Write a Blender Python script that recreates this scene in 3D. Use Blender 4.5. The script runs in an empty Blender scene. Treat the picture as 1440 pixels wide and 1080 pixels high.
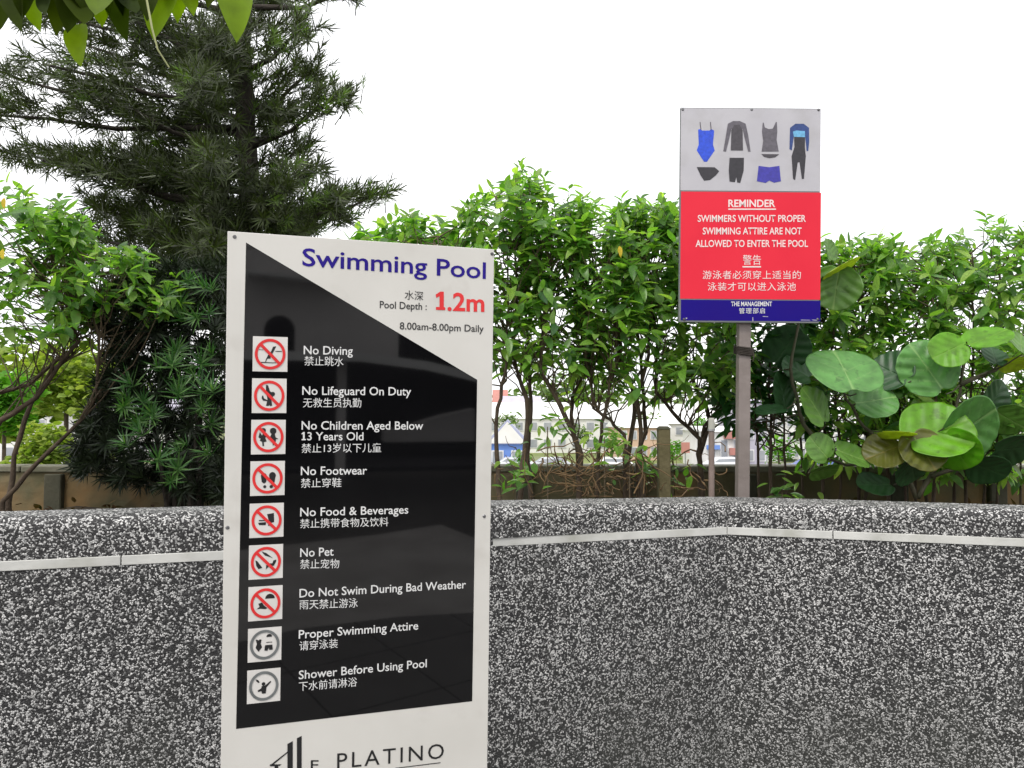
import bpy, math, random
import numpy as np
from mathutils import Vector, Matrix
rnd = random.Random(7)
S = bpy.context.scene
COL = S.collection
R = math.radians

# ------------------------------------------------------------------ camera
F = 1080.0                                   # focal length in photograph pixels
PITCH = math.atan(44 / F)
EYE = Vector((0, 0, 1.6))
cam = bpy.data.cameras.new('camera'); camo = bpy.data.objects.new('camera', cam); COL.objects.link(camo)
cam.sensor_width = 36; cam.lens = 36 * F / 1440
cam.clip_start = 0.05; cam.clip_end = 3000
camo.location = EYE; camo.rotation_euler = (R(90) + PITCH, 0, 0)
S.camera = camo

# ------------------------------------------------------------------ sky and sun
SUN_EL, SUN_AZ = R(56), R(205)               # azimuth clockwise from +Y
w = bpy.data.worlds.new('World'); S.world = w; w.use_nodes = True
nt = w.node_tree; nt.nodes.clear()
out = nt.nodes.new('ShaderNodeOutputWorld'); bg = nt.nodes.new('ShaderNodeBackground')
sky = nt.nodes.new('ShaderNodeTexSky'); sky.sky_type = 'NISHITA'; sky.sun_disc = False
sky.sun_elevation = SUN_EL; sky.sun_rotation = SUN_AZ; sky.dust_density = 3
mix = nt.nodes.new('ShaderNodeMix'); mix.data_type = 'RGBA'
geo = nt.nodes.new('ShaderNodeNewGeometry')
nz = nt.nodes.new('ShaderNodeTexNoise'); nz.inputs['Scale'].default_value = 2.2; nz.inputs['Detail'].default_value = 5
mp = nt.nodes.new('ShaderNodeMapping'); mp.inputs['Scale'].default_value = (1, 1, 3.5)
cr = nt.nodes.new('ShaderNodeValToRGB')
cr.color_ramp.elements[0].position = 0.35; cr.color_ramp.elements[0].color = (8.7, 8.7, 9.0, 1)
cr.color_ramp.elements[1].position = 0.65; cr.color_ramp.elements[1].color = (10.6, 10.5, 10.3, 1)
tc = nt.nodes.new('ShaderNodeTexCoord')
nt.links.new(tc.outputs['Generated'], mp.inputs[0]); nt.links.new(mp.outputs[0], nz.inputs['Vector'])
nt.links.new(nz.outputs[0], cr.inputs[0])
mix.inputs[0].default_value = 0.88
nt.links.new(sky.outputs[0], mix.inputs[6]); nt.links.new(cr.outputs[0], mix.inputs[7])
nt.links.new(mix.outputs[2], bg.inputs[0]); bg.inputs[1].default_value = 0.12
nt.links.new(bg.outputs[0], out.inputs[0])
sl = bpy.data.lights.new('sun', 'SUN'); sl.energy = 1.3; sl.angle = R(14); sl.color = (1, .96, .9)
so = bpy.data.objects.new('sun', sl); COL.objects.link(so)
sd = Vector((math.sin(SUN_AZ) * math.cos(SUN_EL), math.cos(SUN_AZ) * math.cos(SUN_EL), math.sin(SUN_EL)))
so.rotation_euler = sd.to_track_quat('Z', 'Y').to_euler(); so.location = (0, -5, 20)
S.view_settings.view_transform = 'Standard'; S.view_settings.look = 'None'
S.view_settings.gamma = 1; S.view_settings.exposure = 0.62; S.view_settings.use_curve_mapping = False

# ------------------------------------------------------------------ helpers
cP, sP = math.cos(PITCH), math.sin(PITCH)
CX, CY, CZ = Vector((1, 0, 0)), Vector((0, -sP, cP)), Vector((0, -cP, -sP))   # camera axes in the world
def ray(px, py):
    return CX * ((px - 720) / F) + CY * ((540 - py) / F) - CZ
def P(px, py, Y):
    r = ray(px, py)
    return EYE + r * (Y / r.y)
def srgb(*c):
    return tuple(((v / 255) / 12.92 if v / 255 <= .04045 else ((v / 255 + .055) / 1.055) ** 2.4) for v in c)

class MB:
    def __init__(s): s.v = []; s.f = []; s.mi = []; s.n = 0
    def add(s, v, f, m=0):
        v = np.asarray(v, float).reshape(-1, 3)
        s.v.append(v); s.f += [[i + s.n for i in q] for q in f]; s.mi += [m] * len(f); s.n += len(v)
    def box(s, c, d, M=None, m=0):
        x, y, z = [k / 2 for k in d]
        v = np.array([(a, b, e) for a in (-x, x) for b in (-y, y) for e in (-z, z)]) + np.array(c)
        if M is not None: v = v @ np.array(M.to_3x3()).T + np.array(M.translation)
        s.add(v, [(0, 1, 3, 2), (4, 6, 7, 5), (0, 4, 5, 1), (2, 3, 7, 6), (0, 2, 6, 4), (1, 5, 7, 3)], m)
    def tube(s, pts, r0, r1=None, n=6, cap=True, wob=0):
        pts = [Vector(p) for p in pts]; r1 = r0 if r1 is None else r1
        V = []; L = len(pts)
        ref = Vector((.3, 1, .2)).normalized()
        for i, p in enumerate(pts):
            t = (pts[min(i + 1, L - 1)] - pts[max(i - 1, 0)]).normalized()
            a = t.cross(ref)
            if a.length < 1e-3: a = t.cross(Vector((1, 0, 0)))
            a.normalize(); b = t.cross(a)
            r = (r0 + (r1 - r0) * i / max(L - 1, 1)) * (1 + wob * rnd.uniform(-1, 1))
            for k in range(n):
                an = 2 * math.pi * k / n
                V.append(p + a * (math.cos(an) * r) + b * (math.sin(an) * r))
        Fc = [(i * n + k, i * n + (k + 1) % n, (i + 1) * n + (k + 1) % n, (i + 1) * n + k) for i in range(L - 1) for k in range(n)]
        if cap: Fc += [tuple(range(n))[::-1], tuple((L - 1) * n + k for k in range(n))]
        s.add([tuple(q) for q in V], Fc)
    def mesh(s, name, mats, smooth=False, origin=(0, 0, 0)):
        me = bpy.data.meshes.new(name)
        v = (np.concatenate(s.v) if s.v else np.zeros((0, 3))) - np.array(origin)
        me.from_pydata(v.tolist(), [], s.f)
        for m in (mats if isinstance(mats, (list, tuple)) else [mats]): me.materials.append(m)
        if any(s.mi): me.polygons.foreach_set('material_index', s.mi)
        if smooth: me.polygons.foreach_set('use_smooth', [True] * len(me.polygons))
        me.update(); return me
    def build(s, name, mats, parent=None, smooth=False, **kw):
        """vertices are in world space (or in the parent's frame with local=True)"""
        local = kw.pop('local', False)
        o = (0, 0, 0) if (parent is None or local) else tuple(root_loc(parent))
        ob = bpy.data.objects.new(name, s.mesh(name, mats, smooth, o))
        COL.objects.link(ob); ob.parent = parent
        tag(ob, **kw); return ob
def root_loc(o):
    l = Vector(o.location)
    while o.parent: o = o.parent; l += Vector(o.location)
    return l
def tag(o, label=None, cat=None, group=None, kind=None):
    if label: o['label'] = label
    if cat: o['category'] = cat
    if group: o['group'] = group
    if kind: o['kind'] = kind
    return o
def empty(name, loc, label, cat, group=None, M=None):
    o = bpy.data.objects.new(name, None); COL.objects.link(o)
    if M is not None: o.matrix_world = M
    o.location = loc; o.empty_display_size = .1
    return tag(o, label, cat, group)
def bevel(o, wd, seg=2):
    m = o.modifiers.new('bevel', 'BEVEL'); m.width = wd; m.segments = seg; m.limit_method = 'ANGLE'; return o

# ------------------------------------------------------------------ materials
def mat(name, c1, c2=None, scale=8, rough=.6, bump=0, bscale=None, spec=.5, metal=0, detail=5, lo=.35, hi=.65, c3=None, s3=.8, lo3=.5, hi3=.7):
    m = bpy.data.materials.new(name); m.use_nodes = True; n = m.node_tree.nodes; l = m.node_tree.links
    b = n['Principled BSDF']; b.inputs['Roughness'].default_value = rough; b.inputs['Metallic'].default_value = metal
    b.inputs['Specular IOR Level'].default_value = spec
    if c2 is None: c2 = tuple(x * .82 for x in c1)
    t = n.new('ShaderNodeTexCoord'); z = n.new('ShaderNodeTexNoise'); z.inputs['Scale'].default_value = scale; z.inputs['Detail'].default_value = detail
    l.new(t.outputs['Object'], z.inputs['Vector'])
    r = n.new('ShaderNodeValToRGB'); r.color_ramp.elements[0].position = lo; r.color_ramp.elements[1].position = hi
    r.color_ramp.elements[0].color = (*c1, 1); r.color_ramp.elements[1].color = (*c2, 1)
    l.new(z.outputs[0], r.inputs[0]); o = r.outputs[0]
    if c3:
        z3 = n.new('ShaderNodeTexNoise'); z3.inputs['Scale'].default_value = s3; z3.inputs['Detail'].default_value = 6
        l.new(t.outputs['Object'], z3.inputs['Vector'])
        mr = n.new('ShaderNodeMapRange'); mr.inputs[1].default_value = lo3; mr.inputs[2].default_value = hi3
        l.new(z3.outputs[0], mr.inputs[0])
        mx = n.new('ShaderNodeMix'); mx.data_type = 'RGBA'; l.new(mr.outputs[0], mx.inputs[0]); l.new(o, mx.inputs[6]); mx.inputs[7].default_value = (*c3, 1)
        o = mx.outputs[2]
    l.new(o, b.inputs['Base Color'])
    if bump:
        zb = n.new('ShaderNodeTexNoise'); zb.inputs['Scale'].default_value = bscale or scale * 4; zb.inputs['Detail'].default_value = 6
        l.new(t.outputs['Object'], zb.inputs['Vector'])
        bu = n.new('ShaderNodeBump'); bu.inputs['Strength'].default_value = bump; bu.inputs['Distance'].default_value = .01
        l.new(zb.outputs[0], bu.inputs['Height']); l.new(bu.outputs[0], b.inputs['Normal'])
    return m

def leafmat(name, cols, trans=.35, rough=.4, spec=.5, veins=False, blotch=None):
    """cols: colours picked at random for each leaf"""
    m = bpy.data.materials.new(name); m.use_nodes = True; n = m.node_tree.nodes; l = m.node_tree.links
    b = n['Principled BSDF']; b.inputs['Roughness'].default_value = rough; b.inputs['Specular IOR Level'].default_value = spec
    g = n.new('ShaderNodeNewGeometry'); oi = n.new('ShaderNodeObjectInfo')
    ad = n.new('ShaderNodeMath'); ad.operation = 'ADD'; l.new(g.outputs['Random Per Island'], ad.inputs[0]); l.new(oi.outputs['Random'], ad.inputs[1])
    fr = n.new('ShaderNodeMath'); fr.operation = 'FRACT'; l.new(ad.outputs[0], fr.inputs[0])
    r = n.new('ShaderNodeValToRGB'); e = r.color_ramp.elements
    k = len(cols)
    e[0].position = 0; e[0].color = (*cols[0], 1); e[1].position = 1; e[1].color = (*cols[-1], 1)
    for i in range(1, k - 1):
        q = e.new(i / (k - 1)); q.color = (*cols[i], 1)
    l.new(fr.outputs[0], r.inputs[0]); o = r.outputs[0]
    t = n.new('ShaderNodeTexCoord'); z = n.new('ShaderNodeTexNoise'); z.inputs['Scale'].default_value = 14; z.inputs['Detail'].default_value = 4
    l.new(t.outputs['Object'], z.inputs['Vector'])
    mr = n.new('ShaderNodeMapRange'); mr.inputs[1].default_value = .3; mr.inputs[2].default_value = .7; mr.inputs[3].default_value = .75; mr.inputs[4].default_value = 1.25
    l.new(z.outputs[0], mr.inputs[0])
    mm = n.new('ShaderNodeVectorMath'); mm.operation = 'SCALE'; l.new(o, mm.inputs[0]); l.new(mr.outputs[0], mm.inputs['Scale']); o = mm.outputs[0]
    if blotch:
        z2 = n.new('ShaderNodeTexNoise'); z2.inputs['Scale'].default_value = 22; z2.inputs['Detail'].default_value = 6; l.new(t.outputs['Object'], z2.inputs['Vector'])
        m2 = n.new('ShaderNodeMapRange'); m2.inputs[1].default_value = .58; m2.inputs[2].default_value = .68; l.new(z2.outputs[0], m2.inputs[0])
        x2 = n.new('ShaderNodeMix'); x2.data_type = 'RGBA'; l.new(m2.outputs[0], x2.inputs[0]); l.new(o, x2.inputs[6]); x2.inputs[7].default_value = (*blotch, 1); o = x2.outputs[2]
    if veins:
        at = n.new('ShaderNodeAttribute'); at.attribute_name = 'vein'
        x3 = n.new('ShaderNodeMix'); x3.data_type = 'RGBA'; l.new(at.outputs['Fac'], x3.inputs[0]); l.new(o, x3.inputs[6]); x3.inputs[7].default_value = (*veins, 1); o = x3.outputs[2]
    l.new(o, b.inputs['Base Color'])
    tr = n.new('ShaderNodeBsdfTranslucent')
    sc = n.new('ShaderNodeMix'); sc.data_type = 'RGBA'; sc.blend_type = 'MULTIPLY'; sc.inputs[0].default_value = 1
    l.new(o, sc.inputs[6]); sc.inputs[7].default_value = (1.7, 1.9, .7, 1); l.new(sc.outputs[2], tr.inputs[0])
    ms = n.new('ShaderNodeMixShader'); ms.inputs[0].default_value = trans
    l.new(b.outputs[0], ms.inputs[1]); l.new(tr.outputs[0], ms.inputs[2]); l.new(ms.outputs[0], n['Material Output'].inputs[0])
    return m

def pebble_mat():
    """washed pebble render: pale and black chips in dark mortar"""
    m = bpy.data.materials.new('pebble_wash'); m.use_nodes = True; n = m.node_tree.nodes; l = m.node_tree.links
    b = n['Principled BSDF']; b.inputs['Roughness'].default_value = .62
    t = n.new('ShaderNodeTexCoord')
    dn = n.new('ShaderNodeTexNoise'); dn.inputs['Scale'].default_value = 60; dn.inputs['Detail'].default_value = 2; l.new(t.outputs['Object'], dn.inputs['Vector'])
    ds = n.new('ShaderNodeVectorMath'); ds.operation = 'SCALE'; ds.inputs['Scale'].default_value = .010; l.new(dn.outputs['Color'], ds.inputs[0])
    da = n.new('ShaderNodeVectorMath'); da.operation = 'ADD'; l.new(t.outputs['Object'], da.inputs[0]); l.new(ds.outputs[0], da.inputs[1])
    v = n.new('ShaderNodeTexVoronoi'); v.inputs['Scale'].default_value = 172; l.new(da.outputs[0], v.inputs['Vector'])
    ve = n.new('ShaderNodeTexVoronoi'); ve.feature = 'DISTANCE_TO_EDGE'; ve.inputs['Scale'].default_value = 172; l.new(da.outputs[0], ve.inputs['Vector'])
    sp = n.new('ShaderNodeSeparateColor'); l.new(v.outputs['Color'], sp.inputs[0])
    # big scale drift of the share of pale chips
    bz = n.new('ShaderNodeTexNoise'); bz.inputs['Scale'].default_value = 2.3; bz.inputs['Detail'].default_value = 5; l.new(t.outputs['Object'], bz.inputs['Vector'])
    bm = n.new('ShaderNodeMapRange'); bm.inputs[1].default_value = .3; bm.inputs[2].default_value = .7; bm.inputs[3].default_value = -.05; bm.inputs[4].default_value = .07; l.new(bz.outputs[0], bm.inputs[0])
    ad = n.new('ShaderNodeMath'); ad.operation = 'ADD'; l.new(sp.outputs[0], ad.inputs[0]); l.new(bm.outputs[0], ad.inputs[1])
    r = n.new('ShaderNodeValToRGB'); r.color_ramp.interpolation = 'LINEAR'; e = r.color_ramp.elements
    e[0].position = .0; e[0].color = (.008, .008, .01, 1); e[1].position = 1; e[1].color = (.78, .77, .75, 1)
    for p, c in ((.34, .008), (.50, .022), (.60, .075), (.68, .30), (.82, .55)):
        q = e.new(p); q.color = (c, c, c * .98, 1)
    l.new(ad.outputs[0], r.inputs[0])
    em = n.new('ShaderNodeMapRange'); em.inputs[1].default_value = .0; em.inputs[2].default_value = .12; l.new(ve.outputs['Distance'], em.inputs[0])
    mx = n.new('ShaderNodeMix'); mx.data_type = 'RGBA'; l.new(em.outputs[0], mx.inputs[0]); mx.inputs[6].default_value = (.035, .034, .034, 1); l.new(r.outputs[0], mx.inputs[7])
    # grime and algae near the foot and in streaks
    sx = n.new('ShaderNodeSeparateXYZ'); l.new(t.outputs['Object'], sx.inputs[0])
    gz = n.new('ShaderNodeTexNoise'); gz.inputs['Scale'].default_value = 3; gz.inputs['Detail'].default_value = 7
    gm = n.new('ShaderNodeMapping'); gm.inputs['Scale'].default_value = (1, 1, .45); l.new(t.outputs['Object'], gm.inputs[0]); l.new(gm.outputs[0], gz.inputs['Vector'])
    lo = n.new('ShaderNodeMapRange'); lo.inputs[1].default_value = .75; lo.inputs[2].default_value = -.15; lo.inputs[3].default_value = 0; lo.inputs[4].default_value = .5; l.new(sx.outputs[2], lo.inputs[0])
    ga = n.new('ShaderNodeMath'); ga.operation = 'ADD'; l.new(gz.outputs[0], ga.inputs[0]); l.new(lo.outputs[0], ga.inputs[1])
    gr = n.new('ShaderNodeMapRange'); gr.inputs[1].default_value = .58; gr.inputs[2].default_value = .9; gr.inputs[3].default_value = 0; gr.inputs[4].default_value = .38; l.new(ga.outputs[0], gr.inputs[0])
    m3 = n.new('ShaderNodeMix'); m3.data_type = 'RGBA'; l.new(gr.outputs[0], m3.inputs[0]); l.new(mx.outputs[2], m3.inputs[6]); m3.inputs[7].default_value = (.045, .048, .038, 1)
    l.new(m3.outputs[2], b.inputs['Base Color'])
    bh = n.new('ShaderNodeMapRange'); bh.inputs[1].default_value = 0; bh.inputs[2].default_value = .35; l.new(ve.outputs['Distance'], bh.inputs[0])
    bu = n.new('ShaderNodeBump'); bu.inputs['Strength'].default_value = .55; bu.inputs['Distance'].default_value = .003
    l.new(bh.outputs[0], bu.inputs['Height']); l.new(bu.outputs[0], b.inputs['Normal'])
    return m

M_peb = pebble_mat()
M_white_trim = mat('white_trim', (.60, .60, .57), (.50, .50, .475), 9, .55, .1, 60, c3=(.33, .33, .28), s3=5, lo3=.52, hi3=.8)
M_deck = mat('deck_tile', (.06, .058, .055), (.05, .048, .045), 3, .5, .2)
M_joint = mat('joint', (.10, .10, .09), None, 5, .9)
M_soil = mat('soil', (.035, .025, .016), (.06, .045, .028), 12, .95, .8, 40)
M_par = mat('old_render', (.095, .085, .04), (.17, .145, .085), 2.6, .9, .5, 22, c3=(.25, .12, .03), s3=1.3, lo3=.5, hi3=.68)
M_coping = mat('weathered_coping', (.20, .19, .14), (.11, .11, .07), 6, .9, .4, 30)
M_pillar = mat('stained_pillar', (.04, .043, .027), (.075, .07, .045), 5, .9, .5, 30)
M_wood = mat('mossy_wood', (.075, .065, .024), (.13, .11, .055), 9, .9, .5, 40)
M_bark = mat('bark', (.050, .034, .022), (.095, .068, .045), 14, .9, .6, 60)
M_barkd = mat('dark_bark', (.022, .017, .013), (.04, .032, .024), 14, .9, .6, 60)
M_twig = mat('twig', (.085, .06, .035), (.12, .09, .055), 20, .85)
M_vine = mat('dry_vine', (.20, .125, .055), (.10, .06, .03), 12, .85)
M_panel = mat('white_panel', (.645, .63, .59), (.60, .585, .545), 5, .42, spec=.4, c3=(.55, .53, .49), s3=9, lo3=.58, hi3=.75)
M_blk = mat('black_gloss_acrylic', (.003, .003, .0034), (.004, .004, .0045), 3, .03, spec=.66)
M_edge = mat('panel_edge', (.16, .17, .17), None, 5, .5)
M_navy = mat('violet_blue_print', srgb(40, 22, 132), srgb(34, 18, 122), 5, .5, spec=.2)
M_redp = mat('red_print', srgb(222, 52, 52), srgb(212, 44, 46), 5, .4)
M_blackp = mat('black_print', (.015, .015, .016), None, 5, .45)
M_greyp = mat('grey_print', (.16, .17, .17), (.12, .13, .13), 30, .5)
M_whitep = mat('white_print', (.72, .72, .71), (.66, .66, .65), 20, .45)
M_plate = mat('plate_white', (.68, .66, .63), (.63, .61, .58), 20, .4)
M_plater = mat('plate_pink', (.72, .50, .44), (.70, .46, .41), 20, .4)
M_metal = mat('screw_metal', (.25, .25, .26), (.12, .12, .12), 60, .4, metal=.8)
M_leg = mat('steel_leg', (.4, .4, .4), None, 10, .4, metal=.7)
M_post = mat('post_paint', (.19, .16, .145), (.24, .205, .19), 7, .55, .15, 60, c3=(.10, .075, .055), s3=3, lo3=.5, hi3=.8)
M_pole = mat('pole_paint', (.22, .165, .145), (.17, .13, .11), 12, .5)
M_bgrey = mat('board_grey', (.43, .42, .45), (.47, .46, .485), 4, .45, c3=(.38, .37, .38), s3=6, lo3=.5, hi3=.75)
M_bred = mat('board_red', srgb(218, 40, 60), srgb(224, 46, 64), 3, .5, spec=.2)
M_bblue = mat('board_blue', srgb(30, 8, 116), srgb(24, 10, 122), 3, .5, spec=.15)
M_pinkp = mat('pale_print', (.78, .62, .60), (.8, .68, .66), 60, .5)

# ------------------------------------------------------------------ ground
def sheet(name, x0, x1, y0, y1, z, m, label=None):
    b = MB(); b.add([(x0, y0, z), (x1, y0, z), (x1, y1, z), (x0, y1, z)], [(0, 1, 2, 3)])
    return b.build(name, m, kind='structure')
M_grass = mat('far_grass', (.11, .15, .035), (.17, .20, .055), .3, .95, c3=(.2, .19, .14), s3=.05)
M_asph = mat('asphalt', (.10, .10, .10), (.13, .13, .125), 1, .9)
M_paint = mat('road_paint', (.75, .75, .72), None, 2, .7)
sheet('ground', -1500, 1500, 5.6, 2500, -2.6, M_grass)
sheet('road', -160, 160, 50, 60, -2.596, M_asph)
rb = MB()
for i in range(-30, 30): rb.box((i * 5, 55, -2.590), (2.4, .14, .004))
rb.build('road_marking', M_paint, kind='structure')
b = MB(); b.box((0, 47.6, -2.53), (320, 4.6, .14)); b.box((0, 62.4, -2.53), (320, 4.6, .14)); b.build('pavement', mat('paving', (.33, .32, .3), None, 1, .9), kind='structure')
b = MB(); b.box((0, -12.2, -1.3), (60, 35.6, 2.6)); b.build('pool_deck', M_deck, kind='structure')
# deck tiles near the wall: recessed joints
b = MB()
for i in range(-8, 10):
    for j in range(0, 8):
        b.box((i * .6, 3.9 - .3 - j * .6 - .2, .006), (.592, .592, .012))
b.build('deck_paving', mat('deck_slab', (.08, .077, .074), (.065, .062, .06), 4, .55, .2), kind='stuff')

# ------------------------------------------------------------------ pebble wash wall
def wp(px, Y): return ((px - 720) / F * Y, Y)
FR = [(-4.3, 1.80), (-1.733, 2.60), (-1.06, 2.80), (-.086, 3.08), (.90, 3.386), (.944, 3.397), (.99, 3.386), (1.375, 3.275), (2.05, 3.08), (4.6, 2.36)]
BK = [(-4.4, 1.98), (-1.867, 2.80), (-1.146, 3.02), (-.093, 3.34), (.93, 3.70), (.962, 3.71), (1.01, 3.70), (1.50, 3.55), (2.18, 3.27), (4.8, 2.56)]
TZ = [1.275, 1.255, 1.25, 1.236, 1.213, 1.212, 1.213, 1.216, 1.222, 1.23]
TOPZ, STR_Z, STR_H = 1.212, 1.093, .034
def lerp2(a, b, t): return (a[0] + (b[0] - a[0]) * t, a[1] + (b[1] - a[1]) * t)
def wall_ring(Fp, Bp, TOPZ):
    d = Vector((Bp[0] - Fp[0], Bp[1] - Fp[1], 0)); L = d.length; d.normalize()
    prof = [(0, 0), (0, STR_Z - STR_H / 2), (.006, STR_Z - STR_H / 2), (.006, STR_Z + STR_H / 2), (0, STR_Z + STR_H / 2), (0, TOPZ - .05)]
    for k in range(1, 11):
        a = R(90) * k / 10
        prof.append((.05 * (1 - math.cos(a)), TOPZ - .05 + .05 * math.sin(a)))
    prof += [(L * .5, TOPZ + .001), (L - .03, TOPZ)]
    for k in range(1, 4):
        a = R(90) * k / 3
        prof.append((L - .03 + .03 * math.sin(a), TOPZ - .03 + .03 * math.cos(a)))
    prof.append((L, .6))
    return [(Fp[0] + d.x * s, Fp[1] + d.y * s, z) for s, z in prof]
def wall_side(i0, i1, label, name='pebble_wall'):
    b = MB(); rings = []
    for i in range(i0, i1):
        for k in range(6):
            rings.append(wall_ring(lerp2(FR[i], FR[i + 1], k / 6), lerp2(BK[i], BK[i + 1], k / 6), TZ[i] + (TZ[i + 1] - TZ[i]) * k / 6))
    rings.append(wall_ring(FR[i1], BK[i1], TZ[i1]))
    n = len(rings[0])
    b.add([p for r in rings for p in r], [(i * n + k, (i + 1) * n + k, (i + 1) * n + k + 1, i * n + k + 1) for i in range(len(rings) - 1) for k in range(n - 1)])
    root = empty('planter_wall', (FR[i0][0], FR[i0][1], 0), label, 'wall', 'pebble finished planter walls')
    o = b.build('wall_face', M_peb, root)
    return root
wl = wall_side(0, 5, 'long black and white pebble finished wall running left from the corner, behind the big sign')
wr = wall_side(5, 9, 'shorter black and white pebble finished wall angling to the right of the corner')
def strip(par, a, b_):
    a = Vector((*a, 0)); b_ = Vector((*b_, 0)); d = (b_ - a).normalized(); nrm = Vector((d.y, -d.x, 0))
    a = a + d * .002; b_ = b_ - d * .002
    m = MB()
    q = []
    for p in (a, b_):
        for off in (-.004, .004):                      # butts into the groove and stands 4 mm proud
            for z in (STR_Z - STR_H / 2 + .0005, STR_Z + STR_H / 2 - .0005):
                pp = p + nrm * off; q.append((pp.x, pp.y, z))
    m.add(q, [(0, 1, 3, 2), (4, 6, 7, 5), (0, 4, 5, 1), (2, 3, 7, 6), (0, 2, 6, 4), (1, 5, 7, 3)])
    bevel(m.build('trim_strip', M_white_trim, par), .0015, 1)
def onl(px, seg):                                       # where the ray through px meets the front line seg
    k = (px - 720) / F; (x0, y0), (x1, y1) = seg
    t = (k * y0 - x0) / ((x1 - x0) - k * (y1 - y0)); return (x0 + (x1 - x0) * t, y0 + (y1 - y0) * t)
LS = ((-1.733, 2.60), (.944, 3.397)); RS = ((.944, 3.397), (2.05, 3.08))
cuts = [(-4.3, 1.835)] + [onl(px, LS) for px in (-420, 175, 560)] + [(.944, 3.397)]
for a, c in zip(cuts[:-1], cuts[1:]): strip(wl, a, c)
cuts = [(.944, 3.397), onl(1168, RS), (2.05, 3.08), (3.3, 2.73), (4.6, 2.36)]
for a, c in zip(cuts[:-1], cuts[1:]): strip(wr, a, c)

# planting bed (soil with litter)
b = MB(); nx, ny = 60, 14
vs = []
for j in range(ny + 1):
    for i in range(nx + 1):
        x = -5.5 + 11.5 * i / nx; yb = np.interp(x, [p[0] for p in BK], [p[1] for p in BK]) - .02
        y = yb + (5.0 - yb) * j / ny
        vs.append((x, y, 0.98 + .03 * math.sin(x * 5 + y * 3) + rnd.uniform(-.012, .012)))
b.add(vs, [(j * (nx + 1) + i, j * (nx + 1) + i + 1, (j + 1) * (nx + 1) + i + 1, (j + 1) * (nx + 1) + i) for j in range(ny) for i in range(nx)])
b.build('soil', M_soil, smooth=True, kind='structure')

# old parapet behind the bed
PZ = 1.6 - 71 / F * 5.0
def parapet(x0, x1, pill, label):
    root = empty('parapet_wall', ((x0 + x1) / 2, 5.0, -2.6), label, 'wall')
    b = MB(); nx, nz = int((x1 - x0) / .08), 10
    g = [(x0 + (x1 - x0) * i / nx, 5.0 + rnd.uniform(-.004, .004), .6 + (PZ - .04 - .6) * j / nz) for j in range(nz + 1) for i in range(nx + 1)]
    b.add(g, [(j * (nx + 1) + i, j * (nx + 1) + i + 1, (j + 1) * (nx + 1) + i + 1, (j + 1) * (nx + 1) + i) for j in range(nz) for i in range(nx)])
    b.box(((x0 + x1) / 2, 5.09, (PZ - .04 - 2.6) / 2), (x1 - x0, .15, PZ - .04 + 2.6))
    b.build('wall_face', M_par, root, smooth=False)
    b = MB(); n = max(2, int((x1 - x0) / 1.2))
    for i in range(n):
        xa = x0 + (x1 - x0) * i / n; xb = x0 + (x1 - x0) * (i + 1) / n
        m = MB(); m.box(((xa + xb) / 2, 5.08, PZ - .02 + rnd.uniform(-.003, .003)), (xb - xa - .008, .20, .04)); bevel(m.build('coping', M_coping, root), .006, 1)
    for px in pill:
        m = MB(); x = (px - 720) / F * 4.97; m.box((x, 4.985, (PZ - .05 + .6) / 2), (.11, .06, PZ - .05 - .6)); bevel(m.build('pillar', M_pillar, root), .006, 1)
parapet(-6, 1.05, (78, 262, 736, 895), 'old low rendered parapet with orange and moss stains behind the shrubs left of the wooden stub')
parapet(1.056, 6, (1050, 1262, 1400), 'dark mossy low parapet behind the round leaves right of the wooden stub')

# ------------------------------------------------------------------ boards
def ngon(b, pts, y, m=0):
    b.add([(u, y, v) for u, v in pts], [list(range(len(pts)))], m)
def circ(cx, cy, r, n=28, a0=0, a1=360):
    return [(cx + r * math.cos(R(a0 + (a1 - a0) * i / n)), cy + r * math.sin(R(a0 + (a1 - a0) * i / n))) for i in range(n + (a1 - a0 != 360))]
class Board:
    """a flat board: local x right, z up, y away from the viewer"""
    def __init__(s, tlpx, Y, right, up, foot_drop, off=None):
        s.o = P(*tlpx, Y)
        s.r = (CX * right[0] + CY * right[1] + CZ * right[2]).normalized()
        u = CX * up[0] + CY * up[1] + CZ * up[2]; s.u = (u - s.r * u.dot(s.r)).normalized()
        s.n = s.r.cross(s.u)                            # toward the viewer
    def loc(s, px, py):
        r = ray(px, py); t = (s.o - EYE).dot(s.n) / r.dot(s.n); p = EYE + r * t - s.o
        return (p.dot(s.r), p.dot(s.u))
    def matrix(s):
        m = Matrix((s.r, -s.n, s.u)).transposed().to_4x4(); return m
def local_build(b, name, mats, parent, **kw): return b.build(name, mats, parent, local=True, **kw)
def flat(board, parent, name, pxpts, y, m, **kw):
    b = MB(); pts = [board.loc(*p) for p in pxpts]
    ngon(b, [(u - board.ox, v - board.oz) for u, v in pts], y); return local_build(b, name, m, parent, **kw)
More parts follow.
